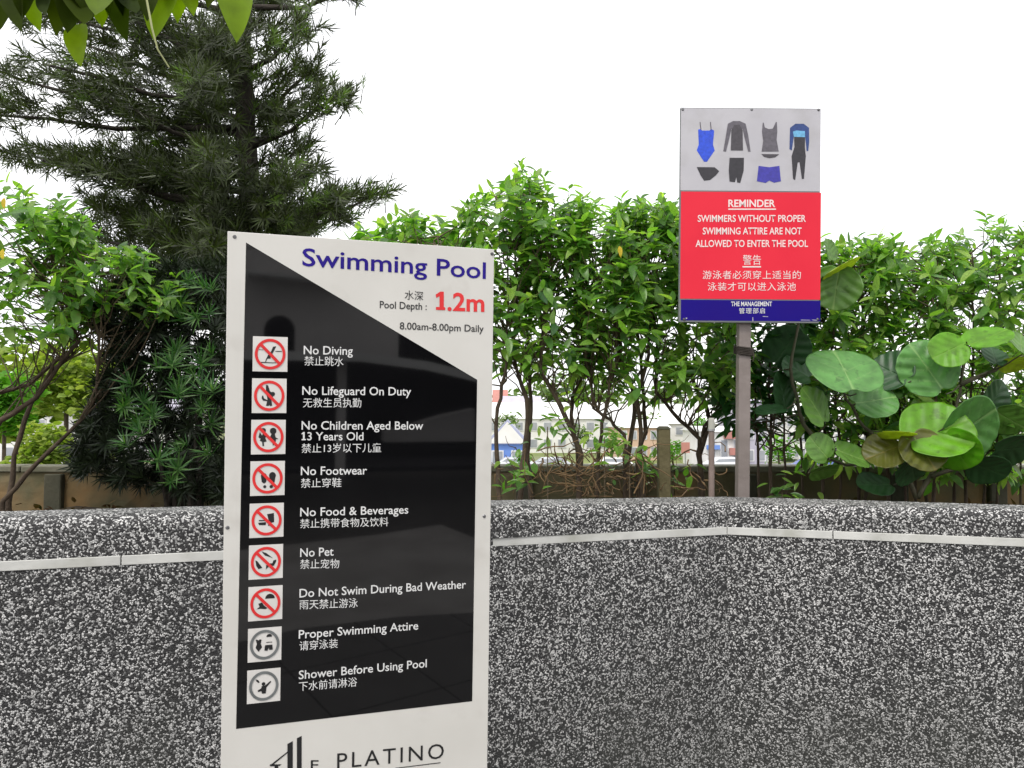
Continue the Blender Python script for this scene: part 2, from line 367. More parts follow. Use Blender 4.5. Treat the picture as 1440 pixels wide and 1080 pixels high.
def lettering(board, parent, txt, p0, p1, cap, m, y, off=0.0, space=1.0, cjk=False, name='lettering', split=False):
    """text whose ink runs from p0 (bottom left) to p1 (bottom right), ink height cap; all in photograph pixels"""
    cu = bpy.data.curves.new(name, 'FONT'); cu.body = txt; cu.size = 1; cu.offset = off; cu.resolution_u = 3; cu.space_character = space
    tmp = bpy.data.objects.new('tmp', cu); COL.objects.link(tmp)
    bpy.context.view_layer.update()
    me = bpy.data.meshes.new_from_object(tmp.evaluated_get(bpy.context.evaluated_depsgraph_get()))
    bpy.data.objects.remove(tmp); bpy.data.curves.remove(cu)
    n = len(me.vertices); co = np.zeros(n * 3); me.vertices.foreach_get('co', co); co = co.reshape(-1, 3)
    x0, x1 = co[:, 0].min(), co[:, 0].max()
    a = board.loc(*p0); c = board.loc(*p1); d = board.loc(p0[0], p0[1] - cap)
    W = math.hypot(c[0] - a[0], c[1] - a[1]); H = d[1] - a[1]
    if cjk: zb, zt = co[:, 1].min(), co[:, 1].max()
    else: zb, zt = 0, .729
    sx = W / (x1 - x0); sz = H / (zt - zb); th = math.atan2(c[1] - a[1], c[0] - a[0])
    u = (co[:, 0] - x0) * sx; v = (co[:, 1] - zb) * sz
    U = a[0] + u * math.cos(th) - board.ox; V = a[1] + v + u * math.sin(th) - board.oz
    me.vertices.foreach_set('co', np.stack([U, np.full(n, y), V], 1).ravel()); me.materials.clear(); me.materials.append(m)
    me.update(); me.name = name
    if split:                                            # one object for each letter
        par = list(range(n))
        def fd(i):
            while par[i] != i: par[i] = par[par[i]]; i = par[i]
            return i
        for e in me.edges:
            a_, b_ = fd(e.vertices[0]), fd(e.vertices[1]); par[a_] = b_
        isl = {}
        for i in range(n): isl.setdefault(fd(i), []).append(i)
        spans = sorted([[U[q].min(), U[q].max(), q] for q in isl.values()], key=lambda t: t[0]); gl = []
        for sp_ in spans:
            if gl and sp_[0] < gl[-1][1] - 1e-5: gl[-1][1] = max(gl[-1][1], sp_[1]); gl[-1][2] = gl[-1][2] + sp_[2]
            else: gl.append(sp_)
        vs_ = [tuple(v.co) for v in me.vertices]
        for _, _, q in gl:
            st = {i: k for k, i in enumerate(q)}; b = MB()
            b.add([vs_[i] for i in q], [[st[i] for i in p.vertices] for p in me.polygons if p.vertices[0] in st]); local_build(b, 'letter', m, parent)
        bpy.data.meshes.remove(me); return
    o = bpy.data.objects.new(name, me); COL.objects.link(o); o.parent = parent; return o
def screw(board, parent, px, py, y, r):
    u, v = board.loc(px, py); b = MB(); u -= board.ox; v -= board.oz
    pts = circ(0, 0, r, 10)
    b.add([(u + a, y, v + c) for a, c in pts] + [(u + a * .6, y - r * .45, v + c * .6) for a, c in pts],
          [(i, (i + 1) % 10, 10 + (i + 1) % 10, 10 + i) for i in range(10)] + [tuple(range(10, 20))])
    local_build(b, 'screw', M_metal, parent)

# ---- the big pool sign
B1 = Board((320, 325), 1.69, (3380, -44, -1080), (.0165, 1, 0), 0)
tr = B1.loc(695, 350); bl = B1.loc(305, 1080); br = B1.loc(683, 1080)
Wd = tr[0]; Hh = 1.72
B1.ox = Wd / 2; B1.oz = -Hh
foot = B1.o + B1.r * B1.ox + B1.u * B1.oz
M1 = B1.matrix()
sign1 = empty('rules_sign', foot, 'tall white sign headed Swimming Pool with black rules panel, before the pebble wall', 'sign', M=M1)
TH = .012
b = MB(); b.box((0, TH / 2, Hh / 2), (Wd, TH, Hh)); bevel(local_build(b, 'panel', M_panel, sign1), .0012, 2)
# metal frame behind and two legs down to the deck
b = MB(); b.box((0, TH + .012, Hh / 2), (Wd - .02, .022, Hh - .02)); local_build(b, 'backing', M_edge, sign1)
for s in (-1, 1):
    b = MB(); zf = -foot.z / M1.to_3x3()[2][2]
    b.box((s * (Wd / 2 - .05), TH + .043, (Hh - .1 + zf) / 2), (.038, .036, Hh - .1 - zf)); bevel(local_build(b, 'leg', M_leg, sign1), .003, 1)
    b = MB(); b.box((s * (Wd / 2 - .05), TH + .043, zf + .006), (.12, .12, .008)); local_build(b, 'foot_plate', M_leg, sign1)
flat(B1, sign1, 'black_panel', [(346, 341), (671, 534), (664, 986), (332, 1025)], -.0004, M_blk)
for p in ((330, 333), (692, 357), (320, 742), (681, 726)): screw(B1, sign1, *p, 0, .0045)
Y2, Y3 = -.0008, -.0018
L = lambda *a, **k: lettering(B1, sign1, *a, **k)
L('Swimming Pool', (425, 373.5), (683, 392), 26, M_navy, Y2, off=.012, split=True)
L('水深', (569, 421), (595, 423), 13, M_blackp, Y2, cjk=True)
L('Pool Depth :', (534, 433), (600, 436), 10.5, M_blackp, Y2, off=.008)
L('.2m', (629, 436.3), (681, 438), 26, M_redp, Y2, off=.022)
flat(B1, sign1, 'digit', [(612.5, 414.5), (619, 410), (624, 410.2), (624, 432), (626, 432.2), (626, 436.2), (613, 435.8), (613, 431.6), (618, 431.8), (618, 416.2), (613.5, 419)], Y2, M_redp)
flat(B1, sign1, 'digit', [(424, 609.5), (426.6, 607.4), (428.4, 607.4), (428.4, 617.3), (430, 617.3), (430, 619), (424.2, 619), (424.2, 617.3), (426, 617.3), (426, 610), (424.6, 611)], Y2 - .0002, M_whitep)
L('8.00am-8.00pm Daily', (562, 463), (680, 467), 10.5, M_blackp, Y2, off=.008)
rows = [('No Diving', (427, 498), (496, 499), 12.5, '禁止跳水', (428, 514), (483, 515)),
        ('No Lifeguard On Duty', (425, 555), (578, 556), 12.5, '无救生员执勤', (426, 573), (508, 573)),
        ('No Children Aged Below', (424, 604), (595, 604), 12.5, None, 0, 0),
        ('3 Years Old', (432, 619), (511, 619), 12, '禁止13岁以下儿童', (424, 637), (536, 636)),
        ('No Footwear', (423, 668), (516, 667), 12.5, '禁止穿鞋', (423, 686), (480, 685)),
        ('No Food & Beverages', (422, 726), (574, 722), 12.5, '禁止携带食物及饮料', (422, 743), (546, 740)),
        ('No Pet', (422, 783), (469, 781), 12.5, '禁止宠物', (422, 800), (477, 799)),
        ('Do Not Swim During Bad Weather', (421, 840), (655, 827), 12.5, '雨天禁止游泳', (421, 857), (503, 854)),
        ('Proper Swimming Attire', (420, 898), (588, 885), 12.5, '请穿泳装', (421, 915), (475, 911)),
        ('Shower Before Using Pool', (420, 955), (600, 938), 12.5, '下水前请淋浴', (420, 972), (502, 965))]
for en, p0, p1, cap, zh, q0, q1 in rows:
    L(en, p0, p1, cap, M_whitep, Y2, off=.009)
    if zh: L(zh, q0, q1, 13.5, M_whitep, Y2, off=0, cjk=True)
# logo
L('E', (437, 1082), (448, 1082), 14, M_blackp, Y2, off=.004)
L('PLATINO', (474, 1081), (624, 1066), 23, M_blackp, Y2, off=.0, space=1.25, split=True)
def logo_poly(pts): return [(360 + x / 4.8, 1020 + y / 4.8) for x, y in pts]
flat(B1, sign1, 'emblem', logo_poly([(212, 320), (212, 125), (248, 105), (248, 320)]), Y2, M_blackp)
flat(B1, sign1, 'emblem', logo_poly([(276, 320), (276, 86), (308, 70), (308, 320)]), Y2, M_blackp)
flat(B1, sign1, 'emblem', logo_poly([(95, 268), (212, 176), (212, 186), (112, 268)]), Y2, M_blackp)
flat(B1, sign1, 'emblem', logo_poly([(94, 262), (172, 262), (160, 272), (94, 276)]), Y2, M_blackp)
flat(B1, sign1, 'emblem', logo_poly([(125, 272), (150, 272), (150, 320), (125, 320)]), Y2, M_blackp)
flat(B1, sign1, 'underline', logo_poly([(940, 286), (1245, 248), (1245, 254), (940, 291)]), Y2, M_blackp)

# pictogram plates: unit square -1..1
def dia(x0, y0, x1, y1, wd):
    d = Vector((x1 - x0, y1 - y0)).normalized(); n = Vector((-d.y, d.x)) * wd
    return [(x0 + n.x, y0 + n.y), (x0 - n.x, y0 - n.y), (x1 - n.x, y1 - n.y), (x1 + n.x, y1 + n.y)]
T = lambda X, Y, s=24 * 18.0 / 1.0: ((X - 720) / 440, (575 - Y) / 440)       # crop pixels (18x) to the unit square, centre of plate 1
def C(pts, cx, cy): return [((x - cx) / 440, (cy - y) / 440) for x, y in pts]
figs = {
 0: (M_blackp, [C([(780, 385), (860, 375), (800, 500), (735, 500)], 710, 575), C([(735, 500), (800, 500), (720, 640), (720, 690), (640, 690), (600, 780), (585, 780), (600, 720), (650, 610)], 710, 575), C([(480, 775), (860, 785), (860, 803), (480, 800)], 710, 575), C([(420, 460), (540, 468), (540, 480), (420, 474)], 710, 575), C([(840, 490), (1000, 490), (1000, 512), (840, 508)], 710, 575)]),
 1: (M_blackp, [C([(595, 265), (650, 275), (700, 430), (790, 480), (800, 520), (740, 660), (765, 800), (705, 810), (690, 780), (670, 805), (605, 800), (640, 640), (600, 440)], 685, 545), circ(.2, .10, .13, 14), [(-.42, -.02), (-.36, .02), (-.3, -.15), (-.1, -.26), (-.1, -.32), (-.36, -.28), (-.44, -.15)]]),
 2: (M_blackp, [circ(-.3, .38, .15, 16), [(-.5, .3), (-.38, .1), (-.18, .12), (-.12, -.02), (-.5, -.08), (-.58, 0)], [(-.3, .25), (-.1, -.25), (-.27, -.3), (-.24, -.52), (-.34, -.52), (-.36, -.28), (-.5, -.2)], circ(.27, .35, .19, 18), [(.18, .2), (.36, .2), (.42, -.02), (.6, -.12), (.44, -.12), (.4, -.4), (.26, -.5), (.2, -.1), (.06, -.1)]]),
 3: (M_blackp, [circ(-.22, .14, .17, 16), [(-.38, .1), (-.05, .12), (-.08, -.22), (-.2, -.3), (-.34, -.2)], circ(.28, .16, .2, 16), [(.1, .12), (.47, .14), (.4, -.24), (.24, -.32), (.12, -.2)], circ(-.16, -.48, .09, 12), circ(.22, -.48, .10, 12)]),
 4: (M_blackp, [[(.02, .36), (.42, .42), (.44, -.12), (.16, -.18)], [(-.46, .04), (-.02, .02), (-.02, -.04), (-.44, -.04)], [(-.5, -.12), (-.04, -.1), (-.06, -.28), (-.44, -.26)], [(.1, -.2), (.24, -.18), (.22, -.32), (.08, -.32)]]),
 5: (M_blackp, [[(-.26, .62), (.0, .52), (.28, .3), (.42, .18), (.2, .28), (-.04, .36), (-.18, .5)], [(.6, .1), (.44, .06), (.36, -.14), (.5, -.2), (.6, 0)], [(-.62, .12), (-.5, .06), (-.2, -.34), (-.44, -.4), (-.56, -.2)], [(.02, -.2), (.18, -.12), (.14, -.3), (.0, -.46)], [(.1, -.1), (.46, -.1), (.5, -.24), (.2, -.26)]]),
 6: (M_blackp, [circ(.26, .26, .28, 14, 0, 180), [(-.42, .0), (-.2, .06), (-.1, -.1), (.12, -.3), (.0, -.34), (-.3, -.3), (-.52, -.32), (-.34, -.18)], [(-.04, -.14), (.12, -.12), (.16, -.04), (.0, -.08)]]),
 7: (M_blackp, [[(-.54, .3), (-.48, .34), (-.38, .28), (-.28, .34), (-.2, .3), (-.24, .08), (-.16, -.14), (-.36, -.4), (-.54, -.16), (-.46, .08)], circ(.26, .44, .17, 12, 0, 180), [(.08, .14), (.44, .14), (.44, .1), (.08, .1)], [(.02, -.04), (.46, -.04), (.48, -.34), (.28, -.34), (.24, -.2), (.16, -.38), (-.02, -.36)]]),
 8: (M_blackp, [circ(-.02, .12, .11, 14), [(-.12, .0), (.08, .02), (.4, .26), (.44, .2), (.16, -.1), (.12, -.46), (-.1, -.46), (-.14, -.3), (-.34, -.34), (-.36, -.24), (-.16, -.14)], [(-.5, .44), (-.34, .38), (-.26, .24), (-.3, .2), (-.44, .3)]])}
pcs = [(380, 498, 24.5), (378.7, 556.5, 24.3), (377.5, 614.5, 24.2), (376.3, 672.5, 24.2), (375, 731.5, 24), (374, 789.8, 24), (373.3, 848, 24), (372.3, 906, 23.6), (371, 964, 23.4)]
# the plates follow one another on a straight, level grid of the board
for i, (px, py, h) in enumerate(pcs):
    u, v = B1.loc(px, py); u -= B1.ox; v -= B1.oz
    hu = (B1.loc(px + h, py)[0] - B1.loc(px - h, py)[0]) / 2; hv = (B1.loc(px, py - h)[1] - B1.loc(px, py + h)[1]) / 2
    q = lambda pts: [(u + a * hu, v + c * hv) for a, c in pts]
    red = i < 7
    b = MB(); ngon(b, q([(-1, -1), (1, -1), (1, 1), (-1, 1)]), -.0013); pl = local_build(b, 'pictogram_plate', M_plate, sign1)
    rm = M_redp if red else M_greyp
    if red: b = MB(); ngon(b, q(circ(0, 0, .8, 40)), -.0016); local_build(b, 'disc', M_plater if False else M_plate, pl)
    b = MB()
    for k, fp in enumerate(figs[i][1]): ngon(b, q(fp), -.0020 - k * .00008)
    local_build(b, 'figure', M_blackp, pl)
    b = MB(); o_, i_ = q(circ(0, 0, .88, 48)), q(circ(0, 0, .72, 48))
    b.add([(a, -.0026, c) for a, c in o_ + i_], [(k, (k + 1) % 48, 48 + (k + 1) % 48, 48 + k) for k in range(48)])
    local_build(b, 'ring', rm, pl)
    if red: b = MB(); ngon(b, q(dia(-.56, .56, .56, -.56, .085)), -.0029); local_build(b, 'slash', rm, pl)

# ---- the reminder board on its post
B2 = Board((957, 151), 3.74, (1, -.008, 0), (0.0, 1, 0), 0)
trr = B2.loc(1154, 152); bll = B2.loc(958, 453)
W2 = trr[0]; H2 = -bll[1]
pb = P(1050.5, 700, 3.80)
B2.ox, B2.oz = 0, 0
M2 = B2.matrix(); posth = B2.o.z
rb_origin = Vector((pb.x, pb.y, 1.10))
d = rb_origin - B2.o; B2.ox = d.dot(B2.r); B2.oz = d.dot(B2.u); yoff = -(d.dot(B2.n)) ; Y0 = 0
# put the empty on the board's own plane so that local y = 0 is the printed face
rb_origin = B2.o + B2.r * B2.ox + B2.u * B2.oz
sign2 = empty('reminder_sign', rb_origin, 'red, grey and blue REMINDER signboard with swimwear pictures on a square post', 'sign', M=M2)
def q2(px, py): u, v = B2.loc(px, py); return (u - B2.ox, v - B2.oz)
tl2 = q2(957, 151)
b = MB(); b.box((tl2[0] + W2 / 2, .010, tl2[1] - H2 / 2), (W2, .020, H2)); bevel(local_build(b, 'board', M_edge, sign2), .001, 1)
def band(name, y0, y1, m):
    a = q2(957.6, y0); c = q2(1153.4, y1); b = MB(); ngon(b, [(a[0], a[1]), (c[0], a[1]), (c[0], c[1]), (a[0], c[1])], -.0008); local_build(b, name, m, sign2)
band('grey_panel', 152, 269.3, M_bgrey); band('red_panel', 269.3, 421.5, M_bred); band('blue_panel', 421.5, 452, M_bblue)
pu = q2(1050.5, 452)
b = MB(); b.box((pu[0], .020 + .036, (tl2[1] - .12) / 2 - .075), (.058, .058, tl2[1] - .12 + .15)); bevel(local_build(b, 'post', M_post, sign2), .003, 1)
b = MB()
for k in range(5):                                        # old cord wound round the post
    z = q2(1050, 488 + k * 2.2)[1]; hw = .036
    ring = [(pu[0] - hw, .020, z), (pu[0] + hw, .020, z - .008), (pu[0] + hw, .092, z - .002), (pu[0] - hw, .092, z + .006), (pu[0] - hw, .020, z)]
    b.tube(ring, .006, .006, 5)
b.tube([(pu[0] + .034, .02, q2(1050, 492)[1]), (pu[0] + .04, .012, q2(1050, 500)[1]), (pu[0] + .036, .016, q2(1050, 508)[1])], .004, .003, 5)
local_build(b, 'cord', M_barkd, sign2)
for p in ((960, 154), (1057, 154), (1151, 154.5), (962, 449), (1150, 449)): screw(B2, sign2, *p, -.0012, .007)
L2 = lambda *a, **k: lettering(B2, sign2, *a, **k)
y2 = -.002
L2('REMINDER', (1024, 291), (1090, 291), 10.5, M_pinkp, y2, off=.022)
flat(B2, sign2, 'underline', [(1024, 293.4), (1091, 293.4), (1091, 295.2), (1024, 295.2)], y2, M_pinkp)
L2('SWIMMERS WITHOUT PROPER', (981, 312), (1133, 312), 10, M_pinkp, y2, off=.014)
L2('SWIMMING ATTIRE ARE NOT', (988, 329.6), (1127, 329.6), 10, M_pinkp, y2, off=.014)
L2('ALLOWED TO ENTER THE POOL', (978, 347.2), (1136, 347.2), 10, M_pinkp, y2, off=.014)
L2('警告', (1044.5, 372.5), (1070, 372.5), 14, M_pinkp, y2, off=0, cjk=True)
flat(B2, sign2, 'underline', [(1044, 374.3), (1070, 374.3), (1070, 376.2), (1044, 376.2)], y2, M_pinkp)
L2('游泳者必须穿上适当的', (988, 392.5), (1126, 392.5), 12, M_pinkp, y2, off=0, cjk=True, space=1.06)
L2('泳装才可以进入泳池', (995, 409), (1119, 409), 12, M_pinkp, y2, off=0, cjk=True, space=1.06)
L2('THE MANAGEMENT', (1028, 430.4), (1085.5, 430.4), 6.5, M_whitep, y2, off=.02)
L2('管理部启', (1039, 441), (1075.5, 441), 8, M_whitep, y2, off=0, cjk=True, space=1.2)
def G(pts): return [(940 + x / 6, 140 + y / 6) for x, y in pts]
gm = {k: mat('print_' + k, c, tuple(x * .7 for x in c), 60, .5) for k, c in dict(royal=srgb(40, 80, 215), charcoal=srgb(72, 68, 74), slate=srgb(98, 94, 102), dark=srgb(50, 48, 54), indigo=srgb(62, 58, 165), sky=srgb(110, 180, 222), navy=srgb(44, 70, 130)).items()}
gar = [('royal', [(250, 255), (268, 250), (285, 262), (345, 262), (360, 250), (385, 262), (375, 380), (390, 430), (345, 495), (325, 525), (300, 525), (270, 480), (238, 430), (255, 380)], 'swimsuit'),
 ('slate', [(262, 190), (270, 190), (278, 258), (270, 258)], 'strap'), ('slate', [(350, 190), (358, 190), (364, 255), (356, 258)], 'strap'),
 ('slate', [(500, 205), (545, 182), (600, 182), (650, 205), (672, 300), (692, 440), (672, 440), (640, 320), (625, 250), (530, 250), (515, 320), (485, 440), (462, 436), (485, 300)], 'rash_guard'),
 ('charcoal', [(530, 260), (555, 215), (600, 215), (625, 260), (628, 430), (525, 430)], 'rash_guard'),
 ('slate', [(795, 195), (803, 195), (812, 235), (845, 250), (880, 245), (905, 190), (914, 190), (918, 270), (912, 340), (930, 440), (785, 440), (798, 350), (788, 270)], 'tank_top'),
 ('charcoal', [(782, 460), (935, 462), (900, 488), (850, 496), (805, 484)], 'brief'),
 ('navy', [(1025, 240), (1070, 205), (1140, 205), (1185, 240), (1186, 360), (1178, 435), (1165, 435), (1150, 290), (1060, 290), (1040, 430), (1020, 420), (1022, 330)], 'wetsuit'),
 ('dark', [(1058, 300), (1152, 300), (1150, 400), (1158, 480), (1142, 670), (1125, 670), (1105, 530), (1090, 530), (1068, 680), (1050, 670), (1038, 480), (1062, 400)], 'wetsuit'),
 ('sky', [(1050, 270), (1080, 262), (1150, 268), (1152, 318), (1056, 315)], 'wetsuit'), ('dark', [(1085, 212), (1125, 212), (1128, 245), (1105, 256), (1082, 240)], 'wetsuit'),
 ('dark', [(238, 570), (390, 572), (428, 605), (400, 640), (350, 680), (300, 685), (270, 640)], 'brief'),
 ('dark', [(515, 492), (636, 492), (634, 600), (605, 705), (580, 700), (572, 655), (560, 698), (515, 692), (508, 600)], 'jammer'),
 ('indigo', [(760, 560), (850, 572), (935, 560), (948, 690), (890, 702), (850, 684), (820, 704), (745, 690)], 'trunks')]
for i, (c, pts, nm) in enumerate(gar): flat(B2, sign2, nm, G(pts), -.0016 - .00012 * (i % 5), gm[c])

for q in ([(1126, 449.6), (1138, 449.9), (1140, 450.6), (1126, 450.4)], [(1141, 449.5), (1149, 449.9), (1149, 450.8), (1143, 450.4)], [(1058, 446), (1059, 446), (1059.2, 452), (1058.2, 452)], [(1072, 444.6), (1080, 445), (1080, 445.7), (1073, 445.4)], [(964, 447), (966, 446.6), (966.5, 448), (965, 448.6)]):
    flat(B2, sign2, 'scuff', q, -.0012, M_bgrey)
# ---- small poles
t = empty('capped_pole', P(1000, 700, 3.82), 'thin pinkish metal pole with pale cap, left of the sign post behind the wall', 'pole')
b = MB(); p0 = P(1000, 705, 3.82); p1 = P(1000.5, 606, 3.82); b.tube([(p0.x, p0.y, .97), tuple(p1)], .0145, .0145, 14); b.build('pole', M_pole, t, smooth=False)
b = MB(); p2 = P(1000.5, 603, 3.82); p3 = P(1000.5, 590, 3.82); b.tube([tuple(p1), tuple(p2)], .0185, .0185, 14); b.build('collar', M_leg, t)
b = MB(); b.tube([tuple(p2), tuple(p3), tuple(P(1000.5, 587.5, 3.82))], .0165, .013, 14); b.build('cap', mat('cap_grey', (.42, .42, .36), None, 10, .5), t)
b = MB(); p0 = P(932, 705, 4.1); p1 = P(933, 603, 4.1)
b.box((p1.x, 4.1, (.95 + p1.z) / 2), (.062, .062, p1.z - .95)); t = empty('timber_stub', (p1.x, 4.1, .95), 'short mossy square timber post with chamfered top, left of the thin pole', 'post')
bevel(b.build('shaft', M_wood, t), .004, 1)
b = MB(); a = .034; z = p1.z
b.add([(p1.x - a, 4.1 - a, z), (p1.x + a, 4.1 - a, z), (p1.x + a, 4.1 + a, z), (p1.x - a, 4.1 + a, z)] + [(p1.x - a * .6, 4.1 - a * .6, z + .014), (p1.x + a * .6, 4.1 - a * .6, z + .014), (p1.x + a * .6, 4.1 + a * .6, z + .014), (p1.x - a * .6, 4.1 + a * .6, z + .014)],
      [(0, 1, 5, 4), (1, 2, 6, 5), (2, 3, 7, 6), (3, 0, 4, 7), (4, 5, 6, 7), (3, 2, 1, 0)]); b.build('cap', M_pillar, t)

# ------------------------------------------------------------------ foliage tools
def frame(d, n):
    d = d.normalized(); x = d.cross(n)
    if x.length < 1e-4: x = d.cross(Vector((.3, .5, .8)))
    x.normalize(); n = x.cross(d); return Matrix((x, d, n)).transposed()
def leaf_tpl(wd=.42, fold=.18, droop=.25, n=4, tip=1.6):
    """unit leaf along +y, width along x, folded along the midrib; returns verts, faces"""
    v = []; f = []
    for i in range(n + 1):
        t = i / n; hw = wd / 2 * (math.sin(math.pi * min(1, t ** (1 / tip * 1.25) * .96 + .02)) ** .85)
        if i == n: hw = 0
        z = -droop * t * t
        v += [(-hw, t, z + fold * hw), (0, t, z), (hw, t, z + fold * hw)]
    for i in range(n):
        a = i * 3
        f += [(a, a + 1, a + 4, a + 3), (a + 1, a + 2, a + 5, a + 4)]
    return np.array(v), f
LT = [leaf_tpl(.40, .5, .15), leaf_tpl(.46, .25, .35), leaf_tpl(.36, .6, .05), leaf_tpl(.44, .2, -.12)]
LM = {}
def leaf_obj(parent, M, mt, var, name='leaf'):
    k = (var, mt.name)
    if k not in LM:
        b = MB(); b.add(*LT[var]); LM[k] = b.mesh('leaf', mt, True)
    o = bpy.data.objects.new(name, LM[k]); COL.objects.link(o); o.parent = parent; o.matrix_basis = M; return o

M_lf = leafmat('hedge_leaf', [srgb(60, 96, 46), srgb(90, 138, 54), srgb(118, 162, 60), srgb(52, 92, 52), srgb(136, 178, 76), srgb(92, 132, 66), srgb(156, 184, 92), srgb(70, 108, 60), srgb(128, 160, 66)], .52, .34, .5, blotch=(.16, .20, .06))
M_lfy = leafmat('yellow_leaf', [srgb(214, 184, 40), srgb(190, 160, 30)], .35)
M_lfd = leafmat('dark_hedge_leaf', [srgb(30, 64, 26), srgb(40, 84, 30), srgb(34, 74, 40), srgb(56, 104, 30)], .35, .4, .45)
M_lfo = leafmat('overhead_leaf', [srgb(34, 46, 14), srgb(48, 62, 14), srgb(62, 74, 12), srgb(38, 52, 16)], .35, .6, .12)

def interp(tab, x): return float(np.interp(x, [a for a, _ in tab], [c for _, c in tab]))
def shrub(label, lo, hi, top, bot, stems, Yr=(4.0, 4.75), n=70, mt=None, indiv=200, size=(.075, .12), base_px=None, density=1.35, seed=0, group='leafy shrubs growing along the parapet', yellow=(), floor=1.0, thick=1.0):
    rr = random.Random(seed); mt = mt or M_lf
    bx = base_px or (lo + hi) / 2; Ym = sum(Yr) / 2
    base = P(bx, 695, Ym); base.z = floor
    root = empty('shrub', base, label, 'shrub', group)
    sk = []
    for st in stems:                                   # main stems traced as polylines, given depth
        pts = []; y = Ym + rr.uniform(-.2, .2); n_ = len(st)
        for i, (x, yy) in enumerate(st):
            p = P(x, yy, y + rr.uniform(-.04, .04)); pts.append(p)
            y += rr.uniform(-.05, .05)
        g = Vector(pts[0]); g.z = floor - .05; g.x += rr.uniform(-.03, .03)
        pts = [g] + pts
        # carry the stem up into the crown
        x, yy = st[-1]; tx, ty = x + rr.uniform(-25, 25), interp(top, x) + 40
        for k in (1, 2, 3):
            pts.append(P(x + (tx - x) * k / 3 + rr.uniform(-8, 8), yy + (ty - yy) * k / 3, y + rr.uniform(-.1, .1)))
        fine = []
        for a, c in zip(pts[:-1], pts[1:]):
            for k in range(3): fine.append(a.lerp(c, k / 3) + Vector((rr.uniform(-.006, .006), rr.uniform(-.006, .006), rr.uniform(-.004, .004))))
        fine.append(pts[-1])
        b = MB(); b.tube(fine, rr.uniform(.012, .020) * thick, .0035, 7, wob=.12); b.build('stem', M_bark, root, smooth=True)
        sk += fine[4:]
    tw = MB(); fol = MB(); cl = []
    for _ in range(int(n * density * .72)):
        px = rr.uniform(lo - 14, hi + 14); tp = interp(top, px) + rr.uniform(-6, 10)
        t = rr.random() ** density
        py = tp + 8 + t * (bot - tp)
        Y = rr.uniform(*Yr) if t > .1 else Ym + rr.uniform(-.2, .2)
        cl.append((P(px, py, Y), t))
    items = []
    for c, t in cl:
        low = [s for s in sk if s.z < c.z - .03]
        near = sorted(low or sk or [base], key=lambda q: (q - c).length)[:14]; s = rr.choice(near)
        mid = s.lerp(c, .55) + Vector((rr.uniform(-.05, .05), rr.uniform(-.04, .04), rr.uniform(-.05, .04)))
        wv = lambda: Vector((rr.uniform(-.016, .016), rr.uniform(-.016, .016), rr.uniform(-.012, .012)))
        tw.tube([s, s.lerp(mid, .33) + wv(), s.lerp(mid, .66) + wv(), mid, mid.lerp(c, .5) + wv(), c], .0048, .0016, 4, False)
        ax = (c - mid).normalized(); ax = (ax + Vector((rr.uniform(-.4, .4), rr.uniform(-.6, .2), rr.uniform(0, .9)))).normalized()
        k = rr.randint(7, 11); tl = rr.uniform(.07, .14)
        tip = c + ax * tl * .6; tw.tube([c, tip], .002, .0012, 3, False)
        for i in range(k):
            pos = c + ax * tl * (i / (k - 1) - .4)
            an = i * 2.4 + rr.uniform(-.5, .5)
            u = ax.cross(Vector((.1, 1, .2))).normalized(); v_ = ax.cross(u)
            rad = u * math.cos(an) + v_ * math.sin(an)
            dr = (rad + ax * rr.uniform(.1, .9) * (1.4 if i > k - 3 else .7) + Vector((0, -.15, rr.uniform(-.75, .1)))).normalized()
            nn = (Vector((0, -.35, 1)) + Vector((rr.uniform(-.5, .5), rr.uniform(-.5, .5), rr.uniform(-.2, .2)))).normalized()
            sz = rr.uniform(*size) * (.75 if t < .06 else 1)
            M3 = frame(dr, nn) @ Matrix.Scale(sz, 3)
            items.append((pos, M3))
    items.sort(key=lambda q: q[0].y - q[0].z * .35)
    for i, (pos, M3) in enumerate(items):
        var = rr.randrange(4)
        if i < indiv:
            M4 = M3.to_4x4(); M4.translation = pos - base; leaf_obj(root, M4, mt, var)
        else:
            v, f = LT[var]; fol.add(v @ np.array(M3).T + np.array(pos), f)
    for px, py in yellow:
        p = P(px, py, Yr[0] - .05); M4 = (frame(Vector((.1, -.2, -1)), Vector((0, -1, .1))) @ Matrix.Scale(.062, 3)).to_4x4(); M4.translation = p - base
        o = leaf_obj(root, M4, M_lfy, 0); o['label'] = 'yellowed leaf'
    fol.build('foliage', mt, root, smooth=True, kind='stuff'); tw.build('twigs', M_twig, root, kind='stuff')
    return root

def rs(lo, hi, n, seed, y0=655, y1=480, lean=18):
    r2 = random.Random(seed); o = []
    for i in range(n):
        x = lo + (hi - lo) * (i + .5) / n + r2.uniform(-8, 8); l_ = r2.uniform(-lean, lean)
        o.append([(x, y0), (x + l_ * .3, y0 + (y1 - y0) * .35), (x + l_ * .5 + r2.uniform(-6, 6), y0 + (y1 - y0) * .7), (x + l_, y1)])
    return o
TOPC = [(480, 330), (520, 318), (560, 308), (600, 292), (625, 300), (660, 292), (700, 262), (716, 236), (745, 246), (790, 268), (815, 288), (850, 296), (880, 292), (905, 288), (925, 286), (955, 300), (1000, 320), (1060, 330), (1120, 335), (1150, 340), (1200, 338), (1240, 332), (1290, 342), (1330, 335), (1360, 318), (1400, 312), (1440, 310), (1500, 300)]
TOPL = [(-60, 262), (0, 264), (60, 272), (100, 296), (140, 330), (170, 342), (205, 350), (235, 385), (260, 430)]
